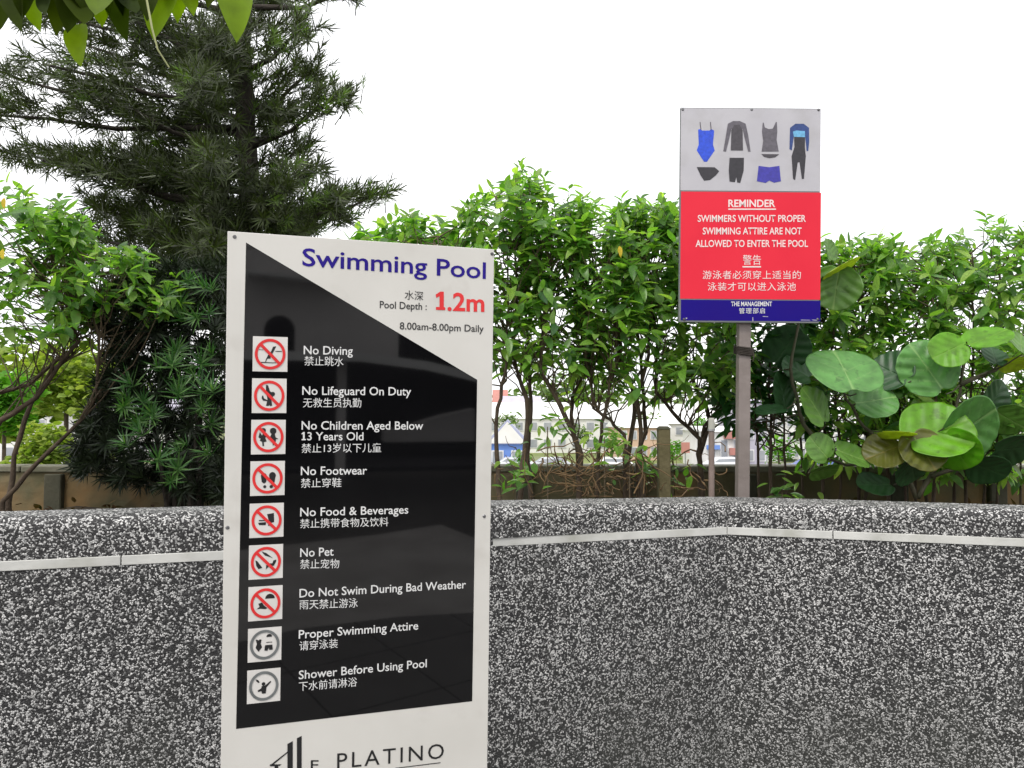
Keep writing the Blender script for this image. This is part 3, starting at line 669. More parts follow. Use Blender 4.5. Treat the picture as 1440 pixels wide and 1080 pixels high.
st_c = {
 'A': [[(736, 654), (742, 607), (740, 562), (722, 504)], [(742, 640), (745, 590), (747, 551), (744, 509)], [(700, 660), (697, 600), (703, 560), (712, 510)]],
 'C': [[(816, 640), (805, 607), (788, 570), (758, 520)], [(812, 635), (805, 595), (804, 557), (827, 515)]],
 'E': [[(841, 645), (847, 595), (858, 545), (869, 512)], [(880, 655), (877, 612), (858, 590), (835, 575)]],
 'F': [[(884, 651), (891, 590), (894, 557), (872, 515)], [(897, 645), (908, 607), (905, 562), (902, 509)], [(900, 650), (902, 600), (897, 560), (912, 500)]],
 'H': [[(983, 648), (983, 618), (958, 592), (922, 551)], [(984, 640), (999, 595), (991, 562), (963, 520)], [(985, 630), (990, 600), (1013, 573), (1022, 532)]]}
shrub('shrub just right of the big sign, pale shoots under the highest peak of the hedge', 668, 760, TOPC, 510, st_c['A'], n=125, seed=1, base_px=736)
shrub('shrub behind the top edge of the big sign, right of the dark conifer', 495, 668, TOPC, 420, rs(520, 650, 3, 5, 640, 470), n=110, seed=2, Yr=(4.2, 4.9))
shrub('shrub with two forking stems between the big sign and the hedge middle', 745, 830, TOPC, 530, st_c['C'], n=120, seed=3, base_px=815)
shrub('shrub mid hedge with a single yellow leaf', 815, 885, TOPC, 550, st_c['E'], n=105, seed=4, base_px=850, yellow=((871, 346),))
shrub('shrub with a bundle of upright brown stems behind the timber post', 872, 950, TOPC, 530, st_c['F'], n=110, seed=5, base_px=890)
shrub('shrub with twisted low branches directly left of the reminder sign post', 940, 1040, TOPC, 560, st_c['H'], n=120, seed=6, base_px=983, mt=M_lf)
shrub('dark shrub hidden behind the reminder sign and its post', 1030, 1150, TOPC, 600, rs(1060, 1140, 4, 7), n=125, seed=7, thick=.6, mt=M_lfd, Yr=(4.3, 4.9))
shrub('shrub right of the reminder sign, above the upright round leaf', 1145, 1235, TOPC, 640, rs(1150, 1230, 4, 8), n=140, seed=8, thick=.6, Yr=(4.3, 4.9), density=1.5)
shrub('shrub between the two right hand peaks of the hedge', 1230, 1330, TOPC, 650, rs(1240, 1320, 5, 9), n=150, seed=9, thick=.6, Yr=(4.3, 4.9), density=1.4)
shrub('large bright topped shrub at the right edge of the photo', 1320, 1470, TOPC, 660, rs(1330, 1460, 6, 10), n=240, seed=10, thick=.6, Yr=(4.25, 4.95), density=1.25)
# left
shrub('broad bright leaved shrub at the left edge with a yellow leaf on top', -60, 110, TOPL, 470, [[(-30, 640), (0, 592), (50, 560), (110, 480)], [(-60, 600), (-20, 560), (40, 540), (90, 500)]], n=125, seed=11, mt=M_lf, yellow=((6, 278), (4, 350)), Yr=(3.9, 4.7), size=(.075, .125), base_px=-40)
shrub('low leafy shrub in front of the conifer trunk, left of the big sign', 95, 235, TOPL, 440, [[(5, 705), (55, 648), (110, 596), (136, 560)], [(20, 640), (45, 565), (75, 520), (100, 500)]], n=105, seed=12, mt=M_lf, Yr=(4.0, 4.7), size=(.065, .10), base_px=5)

# ------------------------------------------------------------------ podocarpus conifer
M_nd = leafmat('conifer_leaf', [srgb(46, 52, 32), srgb(56, 66, 34), srgb(42, 46, 32), srgb(68, 84, 34), srgb(50, 58, 34)], .2, .5, .4)
M_nb = leafmat('bright_conifer_leaf', [srgb(84, 108, 48), srgb(74, 100, 42), srgb(98, 120, 56), srgb(62, 84, 40)], .35, .45, .4)  # brighter leaf tones, more frequent on the right-hand boughs
M_ng = leafmat('whorl_leaf', [srgb(42, 82, 34), srgb(56, 100, 44), srgb(36, 70, 32), srgb(88, 122, 66), srgb(50, 88, 36)], .3, .38, .5)
M_nk = leafmat('shaded_whorl_leaf', [srgb(34, 44, 28), srgb(30, 38, 28), srgb(40, 54, 30)], .1, .5, .3)  # darker whorl leaves: the bush's inner shade is put into their colour
def sprig_tpl(n, ln, wd, seed, spread=1.0, tl=.5):
    r2 = random.Random(seed); b = MB()
    for i in range(n):
        t = i / (n - 1); an = i * 2.39996
        d = Vector((math.cos(an) * spread, .35 + t * 1.3, math.sin(an) * spread)).normalized()
        M = frame(d, Vector((0, 1, 0)) + Vector((r2.uniform(-.3, .3), 0, r2.uniform(-.3, .3))))
        l_ = ln * r2.uniform(.7, 1.1); dr = r2.uniform(-.05, .2) * l_
        v = np.array([(-wd * .35, 0, 0), (wd * .35, 0, 0), (-wd / 2, l_ * .45, -dr * .3), (wd / 2, l_ * .45, -dr * .3), (0, l_, -dr)])
        b.add(v @ np.array(M).T + np.array((0, t * tl, 0)), [(0, 1, 3, 2), (2, 3, 4)])
    b.tube([(0, -.3 * tl, 0), (0, tl, 0)], .012, .006, 3, False)
    return b
SPR = [sprig_tpl(24, .75, .062, k, 1.0, .7) for k in range(4)]
SPA = [(np.concatenate(s.v), s.f) for s in SPR]
SM = {}
def sprig_obj(parent, M, mt, var, name='sprig'):
    k = (var, mt.name)
    if k not in SM: SM[k] = SPR[var].mesh('sprig', mt)
    o = bpy.data.objects.new(name, SM[k]); COL.objects.link(o); o.parent = parent; o.matrix_basis = M; return o
trunkY = 6.0
tb = P(345, 700, trunkY); tb.z = .9
tree = empty('conifer_tree', tb, 'tall dark narrow leaved conifer rising behind the left side of the big sign', 'tree')
b = MB(); tp = []
for px, py in ((352, 760), (351, 650), (350, 540), (349, 430), (348, 330), (350, 270), (347, 200), (343, 130), (340, 60), (342, -20), (338, -120), (334, -260)):
    tp.append(P(px, py, trunkY))
tp[0].z = .8
fine = []
for a, c in zip(tp[:-1], tp[1:]):
    for k in range(3): fine.append(a.lerp(c, k / 3) + Vector((rnd.uniform(-.005, .005), 0, 0)))
b.tube(fine, .10, .062, 12, wob=.05); b.build('trunk', M_barkd, tree, smooth=True)
# boughs: pixel end points of each limb from the trunk, radius of its foliage, number of sprigs
BGH = [((345, 150), (20, 110), 30, 95, .0), ((345, 175), (130, 130), 34, 90, -.4), ((345, 230), (20, 215), 24, 75, .2), ((345, 255), (110, 235), 32, 110, -.5),
       ((345, 200), (210, 185), 38, 110, .5), ((345, 330), (140, 290), 34, 130, 0), ((345, 370), (215, 330), 36, 120, -.3), ((345, 370), (160, 385), 34, 90, .3),
       ((345, 300), (250, 270), 36, 100, .6), ((345, 90), (110, 60), 36, 100, .3), ((345, 60), (190, 30), 40, 110, -.3), ((345, 20), (40, 20), 36, 100, .1),
       ((345, -20), (150, -40), 44, 100, 0), ((345, -60), (480, -30), 36, 80, .2), ((345, 60), (425, 40), 34, 90, -.3), ((345, 120), (440, 100), 32, 100, .2),
       ((345, 170), (476, 135), 26, 110, -.2), ((345, 160), (400, 170), 26, 60, .4), ((345, 230), (425, 205), 22, 55, .2), ((345, 270), (432, 240), 26, 70, -.4),
       ((345, 320), (525, 275), 22, 110, 0), ((345, 330), (470, 285), 28, 120, -.5), ((345, 350), (430, 300), 32, 130, .3), ((345, 380), (300, 350), 40, 120, -.6),
       ((345, 430), (270, 400), 40, 120, .3), ((345, 300), (390, 270), 26, 50, -.5), ((345, 60), (300, 60), 38, 90, -.6), ((345, 130), (270, 120), 34, 100, -.7),
       ((345, 10), (380, -10), 34, 80, .5), ((345, -30), (500, -8), 20, 45, .1), ((345, 260), (290, 225), 36, 90, -.7), ((345, 140), (-30, 160), 26, 110, -.2), ((345,200),(200,300),36,110,.8),((345,250),(60,225),22,60,-.6), ((345,300),(230,230),40,90,.2), ((345,340),(110,330),36,110,.5), ((345,330),(290,300),40,100,-.4), ((345,400),(250,370),40,100,-.2), ((345,180),(260,170),40,90,.3), ((345,110),(60,90),26,70,-.5), ((345,250),(160,210),34,80,.9), ((345,420),(130,440),30,70,.2), ((345,90),(210,80),40,80,.6)]
fol = MB(); folb = MB(); sp_items = []
for (sx_, sy_), (ex, ey), rad, cnt, dy in BGH:
    Ye = trunkY + dy * 1.6
    a = P(sx_, sy_ + 40, trunkY); e = P(ex, ey, Ye); mid = a.lerp(e, .5) + Vector((0, 0, -.06))
    pts = [a, a.lerp(mid, .5), mid, mid.lerp(e, .5) + Vector((0, 0, .02)), e]
    b = MB(); b.tube(pts, .028, .008, 6, wob=.1); b.build('branch', M_barkd, tree, smooth=True)
    L_ = (e - a).length; ax = (e - a).normalized()
    for k in range(int(cnt * .76)):
        t = .12 + .92 * rnd.random() ** .75
        px = sx_ + (ex - sx_) * t; py = sy_ + 20 + (ey - sy_ - 20) * t
        rr_ = rad * (1 - .35 * max(0, t - .6) / .4)
        px += rnd.gauss(0, rr_ * .55); py += rnd.gauss(0, rr_ * .5)
        p = P(px, py, trunkY + dy * 1.6 * t + rnd.gauss(0, .25))
        d = (ax * .7 + Vector((rnd.uniform(-.6, .6), rnd.uniform(-.6, .5), rnd.uniform(-.35, .8)))).normalized()
        sc = rnd.uniform(.115, .175)
        M3 = frame(d, Vector((0, 0, 1))) @ Matrix.Scale(sc, 3)
        bright = ((ex > 400 and rnd.random() < .30 and py > -50) or rnd.random() < .07)
        if bright: M3 = M3 @ Matrix.Scale(.72, 3)
        sp_items.append((p, M3, bright, rnd.randrange(4)))
        fol.tube([p, p - d * sc * .7], .003, .005, 3, False)
sp_items.sort(key=lambda q: q[0].y)
for i, (p, M3, br_, var) in enumerate(sp_items):
    if i < 290:
        M4 = M3.to_4x4(); M4.translation = p - tb; sprig_obj(tree, M4, M_nb if br_ else M_nd, var)
    else:
        v, f = SPA[var]; (folb if br_ else fol).add(v @ np.array(M3).T + np.array(p), f)
fol.build('foliage', M_nd, tree, kind='stuff'); folb.build('bright_foliage', M_nb, tree, kind='stuff')

# low podocarpus bush with bright whorls
SPW = [sprig_tpl(20, 1.0, .085, 20 + k, 1.15, .35) for k in range(3)]
wb = P(262, 700, 4.35); wb.z = .98
bush = empty('whorled_bush', wb, 'low dark bush with star shaped leaf whorls beside the left edge of the big sign', 'bush')
WM = [s.mesh('leaf_whorl', M_ng) for s in SPW]; WA = [(np.concatenate(s.v), s.f) for s in SPW]
whs = [(233, 418), (277, 402), (261, 452), (293, 443), (246, 497), (189, 544), (227, 522), (277, 528), (176, 569), (202, 569), (283, 575), (202, 613), (265, 626), (239, 679), (293, 600), (300, 500), (250, 560), (215, 590), (300, 555), (262, 398), (300, 410), (298, 640), (220, 650)]
whs += [(x + rnd.uniform(-22, 22), y + rnd.uniform(-22, 22)) for x, y in whs[:18]]
for i, (px, py) in enumerate(whs):
    p = P(px, py, 4.05 + rnd.uniform(0, .18)); d = Vector((rnd.uniform(-.9, .9), -rnd.uniform(.5, 1), rnd.uniform(-.1, 1.3)))
    M4 = (frame(d, Vector((0, 0, 1))) @ Matrix.Scale(rnd.uniform(.07, .13), 3)).to_4x4(); M4.translation = p - wb
    o = bpy.data.objects.new('leaf_whorl', WM[i % 3]); COL.objects.link(o); o.parent = bush; o.matrix_basis = M4
fol = MB(); tw = MB()
OUT = [(372, 250, 310), (400, 170, 320), (440, 130, 322), (480, 165, 322), (520, 150, 322), (560, 140, 322), (600, 120, 322), (640, 108, 322), (665, 110, 322), (685, 225, 322), (700, 280, 322)]
for k in range(1150):
    py = rnd.uniform(375, 700)
    lo_ = np.interp(py, [o[0] for o in OUT], [o[1] for o in OUT]); px = rnd.uniform(lo_, 325) if rnd.random() < .85 else lo_ + abs(rnd.gauss(0, 16))
    p = P(px, py, rnd.uniform(4.25, 4.75)); p.z = max(p.z, 1.05)
    d = Vector((rnd.uniform(-1, .6), rnd.uniform(-1, .4), rnd.uniform(-.5, .9)))
    M3 = frame(d, Vector((0, 0, 1))) @ Matrix.Scale(rnd.uniform(.07, .12), 3)
    v, f = WA[k % 3]; fol.add(v @ np.array(M3).T + np.array(p), f)
fol.build('foliage', M_nk, bush, kind='stuff')
for k in range(9):
    e = P(rnd.uniform(160, 310), rnd.uniform(420, 600), rnd.uniform(4.3, 4.7)); b = MB()
    s0 = wb + Vector((rnd.uniform(-.15, .15), rnd.uniform(-.05, .15), 0)); m_ = s0.lerp(e, .5) + Vector((rnd.uniform(-.05, .05), 0, .08))
    b.tube([s0, s0.lerp(m_, .5), m_, m_.lerp(e, .5), e], .018, .006, 6, wob=.1); b.build('stem', M_barkd, bush, smooth=True)

# ------------------------------------------------------------------ sea grape with big round leaves
def sg_mat(name, c, tr=.2, vein=(.2, .3, .14), rough=.42): return leafmat(name, [c, tuple(x * 1.12 for x in c)], tr, rough, .45, veins=vein, blotch=tuple(x * .72 for x in c))
SG = dict(blue=sg_mat('sea_grape_leaf', srgb(84, 134, 64), .2, srgb(128, 166, 98)), mid=sg_mat('sea_grape_leaf_mid', srgb(90, 130, 52), .22, srgb(128, 158, 84)),
          lime=sg_mat('sea_grape_leaf_lime', srgb(104, 156, 34), .42, srgb(120, 164, 54)), olive=sg_mat('sea_grape_leaf_olive', srgb(88, 92, 30), .3, srgb(120, 110, 50)),
          dark=sg_mat('sea_grape_leaf_dark', srgb(42, 80, 42), .15, srgb(62, 98, 56)), yel=sg_mat('sea_grape_leaf_yellow', srgb(170, 180, 60), .35, srgb(180, 180, 100)))
def round_leaf(parent, px, py, Y, ang, Lp, Wp, kind, flip=1, wave=.05, cup=.12, seed=0, bend=0):
    r2 = random.Random(seed); Rr = max(Lp, Wp) / 2 / F * Y
    c = P(px, py, Y); ca, sa = math.cos(R(ang)), math.sin(R(ang))
    if Lp <= Wp:
        tl = math.acos(max(.06, Lp / Wp)); d = Vector((ca * math.cos(tl), flip * math.sin(tl), sa * math.cos(tl))); xx = Vector((sa, 0, -ca))
    else:
        tl = math.acos(max(.06, Wp / Lp)); d = Vector((ca, 0, sa)); xx = Vector((sa * math.cos(tl), flip * math.sin(tl), -ca * math.cos(tl)))
    nn = xx.cross(d)
    NR, NS = 17, 76; V = [(0, 0, 0)]; ph = r2.uniform(0, 6)
    vein = []
    def prof(x, y, rr_):
        ax = abs(x)
        t = y + .95 - ax * .62                          # side veins leave the midrib at an angle
        k = (t * 2.35) % 1.0; dv = min(k, 1 - k)
        side = max(0, 1 - dv / .055) * (1 - .6 * ax) if ax < .92 else 0
        mid = max(0, 1 - ax / .030)
        vn = max(mid, side * .55)
        z = wave * math.cos(t * 2.35 * 2 * math.pi) * -min(1, ax * 2.2) * .36 + cup * x * x + cup * .3 * y * y + wave * .8 * rr_ ** 3 * math.sin(3 * math.atan2(y, x) + ph) + bend * y * y * (1 if y > 0 else .3) - .02 * (mid > 0)
        return z, vn
    vein.append(1.0)
    for i in range(1, NR + 1):
        for k in range(NS):
            th = 2 * math.pi * k / NS; rr_ = (i / NR) ** .9
            a = abs(((th + math.pi / 2) + math.pi) % (2 * math.pi) - math.pi)   # 0 at the base (-y)
            edge = 1 - .20 * math.exp(-(a / .22) ** 2) + .015 * math.sin(th * 5 + ph)
            x = math.cos(th) * rr_ * edge * 1.0; y = math.sin(th) * rr_ * edge * (.94 if math.sin(th) > 0 else 1)
            z, vn = prof(x, y, rr_); V.append((x, y, z)); vein.append(vn)
    V = np.array(V)
    # densify by subdividing the polar grid is enough: veins are carried by a vertex attribute
    f = [(0, 1 + k, 1 + (k + 1) % NS) for k in range(NS)]
    for i in range(NR - 1):
        f += [(1 + i * NS + k, 1 + (i + 1) * NS + k, 1 + (i + 1) * NS + (k + 1) % NS, 1 + i * NS + (k + 1) % NS) for k in range(NS)]
    M3 = np.array(Matrix((xx, d, nn)).transposed()) * Rr
    b = MB(); b.add(V @ M3.T + np.array(c), f)
    o = b.build('leaf', SG[kind], parent, smooth=True)
    at = o.data.attributes.new('vein', 'FLOAT', 'POINT'); at.data.foreach_set('value', vein)
    sm = o.modifiers.new('thickness', 'SOLIDIFY'); sm.thickness = .0012; sm.offset = 0
    return Vector(c) - d * Rr, o
sgb = P(1290, 700, 4.15); sgb.z = .98
sg = empty('sea_grape_plant', sgb, 'sea grape plant with big round leathery leaves right of the sign post, above the wall', 'plant')
M_sgst = mat('sea_grape_stem', (.09, .075, .045), (.06, .065, .03), 20, .7)
lv = [ # px, py, Y, tip angle, length px, width px, kind, flip
 (1187, 519, 3.95, 88, 70, 102, 'blue', 1, .02, .05), (1145, 571, 3.98, 120, 62, 48, 'mid', 1, .04, .1), (1229, 563, 4.05, 10, 66, 50, 'blue', -1, .05, .12),
 (1252, 522, 4.12, 140, 44, 62, 'dark', 1, .05, .1), (1304, 517, 4.05, 118, 82, 84, 'blue', 1, .07, .1), (1334, 493, 3.95, 205, 54, 48, 'lime', 1, .03, .1),
 (1388, 475, 3.95, 22, 66, 26, 'lime', -1, .02, .08), (1436, 484, 4.0, 60, 34, 44, 'mid', 1, .03, .1), (1398, 500, 4.1, 80, 30, 36, 'dark', 1, .03, .1),
 (1426, 512, 4.1, -10, 38, 20, 'yel', 1, .03, .1), (1362, 601, 3.98, 35, 96, 88, 'blue', 1, .03, .18), (1318, 607, 3.93, 20, 96, 72, 'lime', -1, .03, .18),
 (1345, 632, 3.9, -60, 66, 46, 'lime', 1, .03, .14), (1242, 636, 3.97, 200, 56, 42, 'olive', 1, .05, .15), (1298, 634, 3.9, -70, 56, 64, 'olive', -1, .05, .15),
 (1284, 658, 4.0, -60, 46, 60, 'dark', 1, .05, .1), (1262, 611, 3.93, -8, 50, 12, 'yel', 1, .02, .1), (1152, 630, 3.97, 130, 44, 42, 'mid', 1, .04, .15),
 (1198, 641, 3.97, -20, 54, 32, 'mid', -1, .04, .15), (1158, 662, 3.99, 10, 42, 24, 'mid', 1, .04, .15), (1426, 631, 4.05, 5, 66, 46, 'dark', 1, .04, .12),
 (1100, 552, 4.25, 100, 62, 44, 'dark', 1, .04, .12), (1106, 488, 4.3, 60, 60, 66, 'dark', -1, .04, .12), (1084, 579, 4.1, 190, 44, 13, 'dark', 1, .02, .2),
 (1176, 405, 4.0, -100, 66, 62, 'mid', 1, .05, .2), (1183, 377, 3.97, 25, 56, 16, 'yel', 1, .03, .15), (1166, 352, 4.05, 100, 34, 26, 'mid', 1, .05, .2),
 (1120, 520, 4.28, 150, 50, 40, 'dark', 1, .04, .1), (1400, 560, 4.2, 60, 56, 50, 'dark', 1, .04, .1),
 (1420, 590, 4.15, -30, 50, 40, 'mid', 1, .04, .1), (1390, 660, 4.1, -20, 56, 40, 'dark', 1, .04, .1), (1230, 682, 4.1, 180, 50, 28, 'dark', 1, .04, .1)]
nodes_px = [((1290, 700), (1262, 640), (1215, 600), (1190, 560), (1180, 540)), ((1290, 700), (1320, 650), (1340, 590), (1352, 540), (1362, 470)), ((1262, 640), (1190, 655), (1150, 640)), ((1180, 640), (1130, 600), (1110, 520), (1125, 440), (1160, 395)), ((1352, 540), (1400, 520), (1440, 500)), ((1310, 670), (1370, 650), (1440, 640))]
spts = []
for ch in nodes_px:
    pts = [P(x, y, 4.2 if i else 4.15) for i, (x, y) in enumerate(ch)]
    fine = []
    for a, c in zip(pts[:-1], pts[1:]):
        for k in range(4): fine.append(a.lerp(c, k / 4) + Vector((rnd.uniform(-.006, .006), rnd.uniform(-.006, .006), rnd.uniform(-.006, .006))))
    fine.append(pts[-1]); spts += fine
    b = MB(); b.tube(fine, .013, .005, 7, wob=.1); b.build('stem', M_sgst, sg, smooth=True)
for i, (px, py, Y, an, Lp, Wp, kd, fl, wv, cu_) in enumerate(lv):
    base, _ = round_leaf(sg, px, py, Y, an, Lp * 1.04, Wp * 1.04, kd, fl, wv * 1.3, cu_, seed=i, bend=-.12 + .05 * (i % 4))
    s = min(spts, key=lambda q: (q - base).length)
    if (s - base).length < .5:
        b = MB(); b.tube([s, s.lerp(base, .5) + Vector((0, 0, -.01)), base], .005, .0035, 5, False); b.build('petiole', M_sgst, sg)

# ------------------------------------------------------------------ overhanging leaves, top left (near the camera)
ovb = P(160, -260, 2.0)
ov = empty('overhanging_branch', ovb, 'leafy branch hanging into the top left corner close to the camera', 'branch')
LTB = leaf_tpl(.62, .35, .2, 8, 1.7)
b = MB(); b.tube([P(-80, -120, 2.0), P(60, -60, 2.0), P(190, -45, 2.0), P(330, -70, 2.0)], .012, .007, 8); b.build('stem', M_bark, ov, smooth=True)
b = MB(); b.tube([P(190, -45, 2.0), P(205, -8, 1.95), P(214, 40, 1.93), P(222, 70, 1.93), P(238, 95, 1.94)], .0035, .002, 5); b.build('twig', mat('pale_twig', (.30, .32, .14), None, 20, .7), ov)
M_lfo2 = leafmat('overhead_leaf_bright', [srgb(112, 134, 18), srgb(98, 122, 18)], .55, .45, .3)
ohr = random.Random(5)
ohl = [(318, -42, 338, 38, 1), (100, -40, 112, 52, 0), (40, -50, 34, 16, 1), (112, 34, 104, 80, 1), (62, -30, 84, 30, 0)]
for k in range(24):
    x = -10 + k * 14.4; ohl.append((x + ohr.uniform(-26, 26), ohr.uniform(-75, -35), x + ohr.uniform(-10, 10), ohr.uniform(-5, 40) if 90 < x < 280 else ohr.uniform(-15, 26), 1 if ohr.random() < .33 else 0))
LTB = [leaf_tpl(.5, .45, .25, 9, 1.7), leaf_tpl(.42, .3, -.2, 9, 1.6), leaf_tpl(.55, .55, .4, 9, 1.8)]
for i, (bx, by, tx, ty, br_) in enumerate(ohl):
    Yo = 1.9 + .14 * ohr.random(); a = P(bx, by, Yo + .06); e = P(tx, ty, Yo); d = e - a
    M3 = frame(d, Vector((ohr.uniform(-.9, .9), -1, ohr.uniform(-.2, 1.2)))) @ Matrix.Scale(d.length, 3)
    v, f = LTB[i % 3]
    b = MB(); b.add(v @ np.array(M3).T + np.array(a), f); b.build('leaf', M_lfo2 if br_ else M_lfo, ov, smooth=True)
    b = MB(); b.tube([a, P(bx, -62, 2.0) if by > -60 else P(bx, -90, 2.0)], .0022, .0022, 5); b.build('petiole', M_twig, ov)

# ------------------------------------------------------------------ dry vines and litter at the foot of the hedge
b = MB()
for k in range(130):
    px = rnd.gauss(850, 55) if k % 3 else rnd.uniform(700, 1030); py = rnd.uniform(632, 692) if k % 4 else rnd.uniform(672, 692); Y = rnd.uniform(3.95, 4.6)
    pts = []; a = rnd.uniform(-1.2, 1.2) + (math.pi if rnd.random() < .5 else 0); ln = rnd.uniform(4, 13)
    x, y = px, py
    for i in range(rnd.randint(4, 9)):
        pts.append(P(x, min(y, 698), Y + rnd.uniform(-.04, .04))); a += rnd.uniform(-.9, .9); x += ln * math.cos(a); y += ln * .8 * math.sin(a)
    r_ = rnd.uniform(.0015, .006); b.tube(pts, r_, r_ * .4, 5, False, wob=.2)
for k in range(14):
    px = rnd.uniform(700, 1030); Y = rnd.uniform(3.9, 4.5); r_ = rnd.uniform(.002, .004)
    b.tube([P(px, 694, Y), P(px + rnd.uniform(-14, 14), 670, Y), P(px + rnd.uniform(-20, 20), 650, Y), P(px + rnd.uniform(-24, 24), 630, Y)], r_, r_ * .6, 4, False)
b.build('dry_vines', M_vine, smooth=True, kind='stuff', label='tangle of dry brown vines at the foot of the shrubs', cat='vines')
M_lit = leafmat('dead_leaf', [srgb(84, 58, 30), srgb(62, 42, 24), srgb(100, 80, 46), srgb(50, 60, 28)], .1, .8, .2)
b = MB()
for k in range(1500):
    x = rnd.uniform(-4, 4.4); yb = float(np.interp(x, [p[0] for p in BK], [p[1] for p in BK])) + .05; y = rnd.uniform(yb, 4.95)
    M3 = frame(Vector((rnd.uniform(-1, 1), rnd.uniform(-1, 1), rnd.uniform(-.2, .5))), Vector((rnd.uniform(-.6, .6), rnd.uniform(-.6, .6), 1))) @ Matrix.Scale(rnd.uniform(.04, .08), 3)
    v, f = LT[k % 4]; b.add(v @ np.array(M3).T + np.array((x, y, 1.005 + rnd.uniform(0, .05))), f)
b.build('leaf_litter', M_lit, kind='stuff', label='dead leaves lying on the planting bed', cat='leaf litter')
# low seedlings in the bed, small green plants
for i, (px, py, lab) in enumerate(((725, 668, 'small green seedling in the bed just right of the big sign'), (885, 640, 'small bright seedling among the dry vines'), (770, 600, 'bright young shoot between the two dark forked stems'), (850, 615, 'leafy young shoot in front of the dry vines'), (1100, 690, 'small dark green plant at the wall, right of the sign post'), (945, 668, 'small seedling right of the timber post'))):
    rr = random.Random(50 + i); Y = 4.0 + .05 * i; c = P(px, py, Y); base = Vector((c.x, c.y, 1.0))
    t = empty('seedling', base, lab, 'plant', 'young plants in the bed')
    bb = MB(); bb.tube([base, c], .004, .003, 5); bb.build('stem', M_twig, t)
    for k in range(26):
        q = c + Vector((rr.gauss(0, .07), rr.gauss(0, .05), rr.gauss(0, .055)))
        M4 = (frame(Vector((rr.uniform(-1, 1), rr.uniform(-.8, .3), rr.uniform(-.6, .6))), Vector((rr.uniform(-.4, .4), -.4, 1))) @ Matrix.Scale(rr.uniform(.05, .09), 3)).to_4x4(); M4.translation = q - base
        leaf_obj(t, M4, M_lf, k % 4)

# ------------------------------------------------------------------ things beyond the parapet
GZ = -2.6
M_crown = leafmat('washed_out_crown', [srgb(92, 118, 66), srgb(110, 132, 76), srgb(78, 104, 60), srgb(124, 142, 90)], .25, .6, .2)  # hazy, washed-out distance put into paler leaf colours
M_crown2 = leafmat('yellow_green_crown', [srgb(122, 142, 58), srgb(138, 152, 70), srgb(100, 126, 50), srgb(150, 158, 88)], .4, .6, .2)  # yellow green leaf tones
M_crown3 = leafmat('green_crown', [srgb(90, 140, 40), srgb(70, 122, 36), srgb(110, 156, 48)], .4, .6, .2)
def blob_tree(px, ytop, Y, wpx, mt, label, name='tree', cat='tree', group=None, n=260, ground=GZ, seed=0):
    rr = random.Random(seed + int(px)); c = P(px, ytop, Y); wr = wpx / F * Y / 2; H = c.z - ground
    base = Vector((c.x, c.y, ground)); t = empty(name, base, label, cat, group)
    ch = min(H * .95, wr * 1.9)
    b = MB(); top = base + Vector((0, 0, H - ch * .5)); b.tube([base, base.lerp(top, .5) + Vector((wr * .05, 0, 0)), top], max(.04, wr * .09), wr * .04, 7); b.build('trunk', M_bark, t, smooth=True)
    lobes = [(Vector((c.x + rr.uniform(-.55, .55) * wr, c.y + rr.uniform(-.5, .5) * wr, c.z - ch * rr.uniform(.3, .75))), rr.uniform(.35, .55)) for _ in range(9)]
    b = MB()
    for k in range(n):
        l_, r_ = rr.choice(lobes); th = rr.uniform(0, 6.28); cz = rr.uniform(-1, 1); s_ = math.sqrt(1 - cz * cz)
        rad = rr.uniform(.7, 1.05)
        p = l_ + Vector((math.cos(th) * s_ * r_ * wr * rad * 1.1, math.sin(th) * s_ * r_ * wr * rad, cz * r_ * min(wr, ch * .5) * rad))
        if p.z < ground + .05: p.z = ground + rr.uniform(.05, .3)
        sz = wr * rr.uniform(.09, .2)
        M3 = frame(Vector((rr.uniform(-1, 1), rr.uniform(-1, 1), rr.uniform(-.6, .6))), Vector((rr.uniform(-.7, .7), rr.uniform(-.7, .7), 1))) @ Matrix.Scale(sz, 3)
        v = np.array([(-.4, 0, 0), (.4, 0, 0), (-.5, .5, .12), (.5, .5, .12), (0, 1, 0)]); b.add(v @ np.array(M3).T + np.array(p), [(0, 1, 3, 2), (2, 3, 4)])
    b.build('crown', mt, t); return t
rr = random.Random(3)
k = 0
for px in range(-160, 1640, 62):
    blob_tree(px + rr.uniform(-15, 15), rr.uniform(512, 542), rr.uniform(105, 150), rr.uniform(80, 120), M_crown, 'pale green distant tree on the skyline beyond the town', group='distant trees beyond the town', n=420, seed=k); k += 1
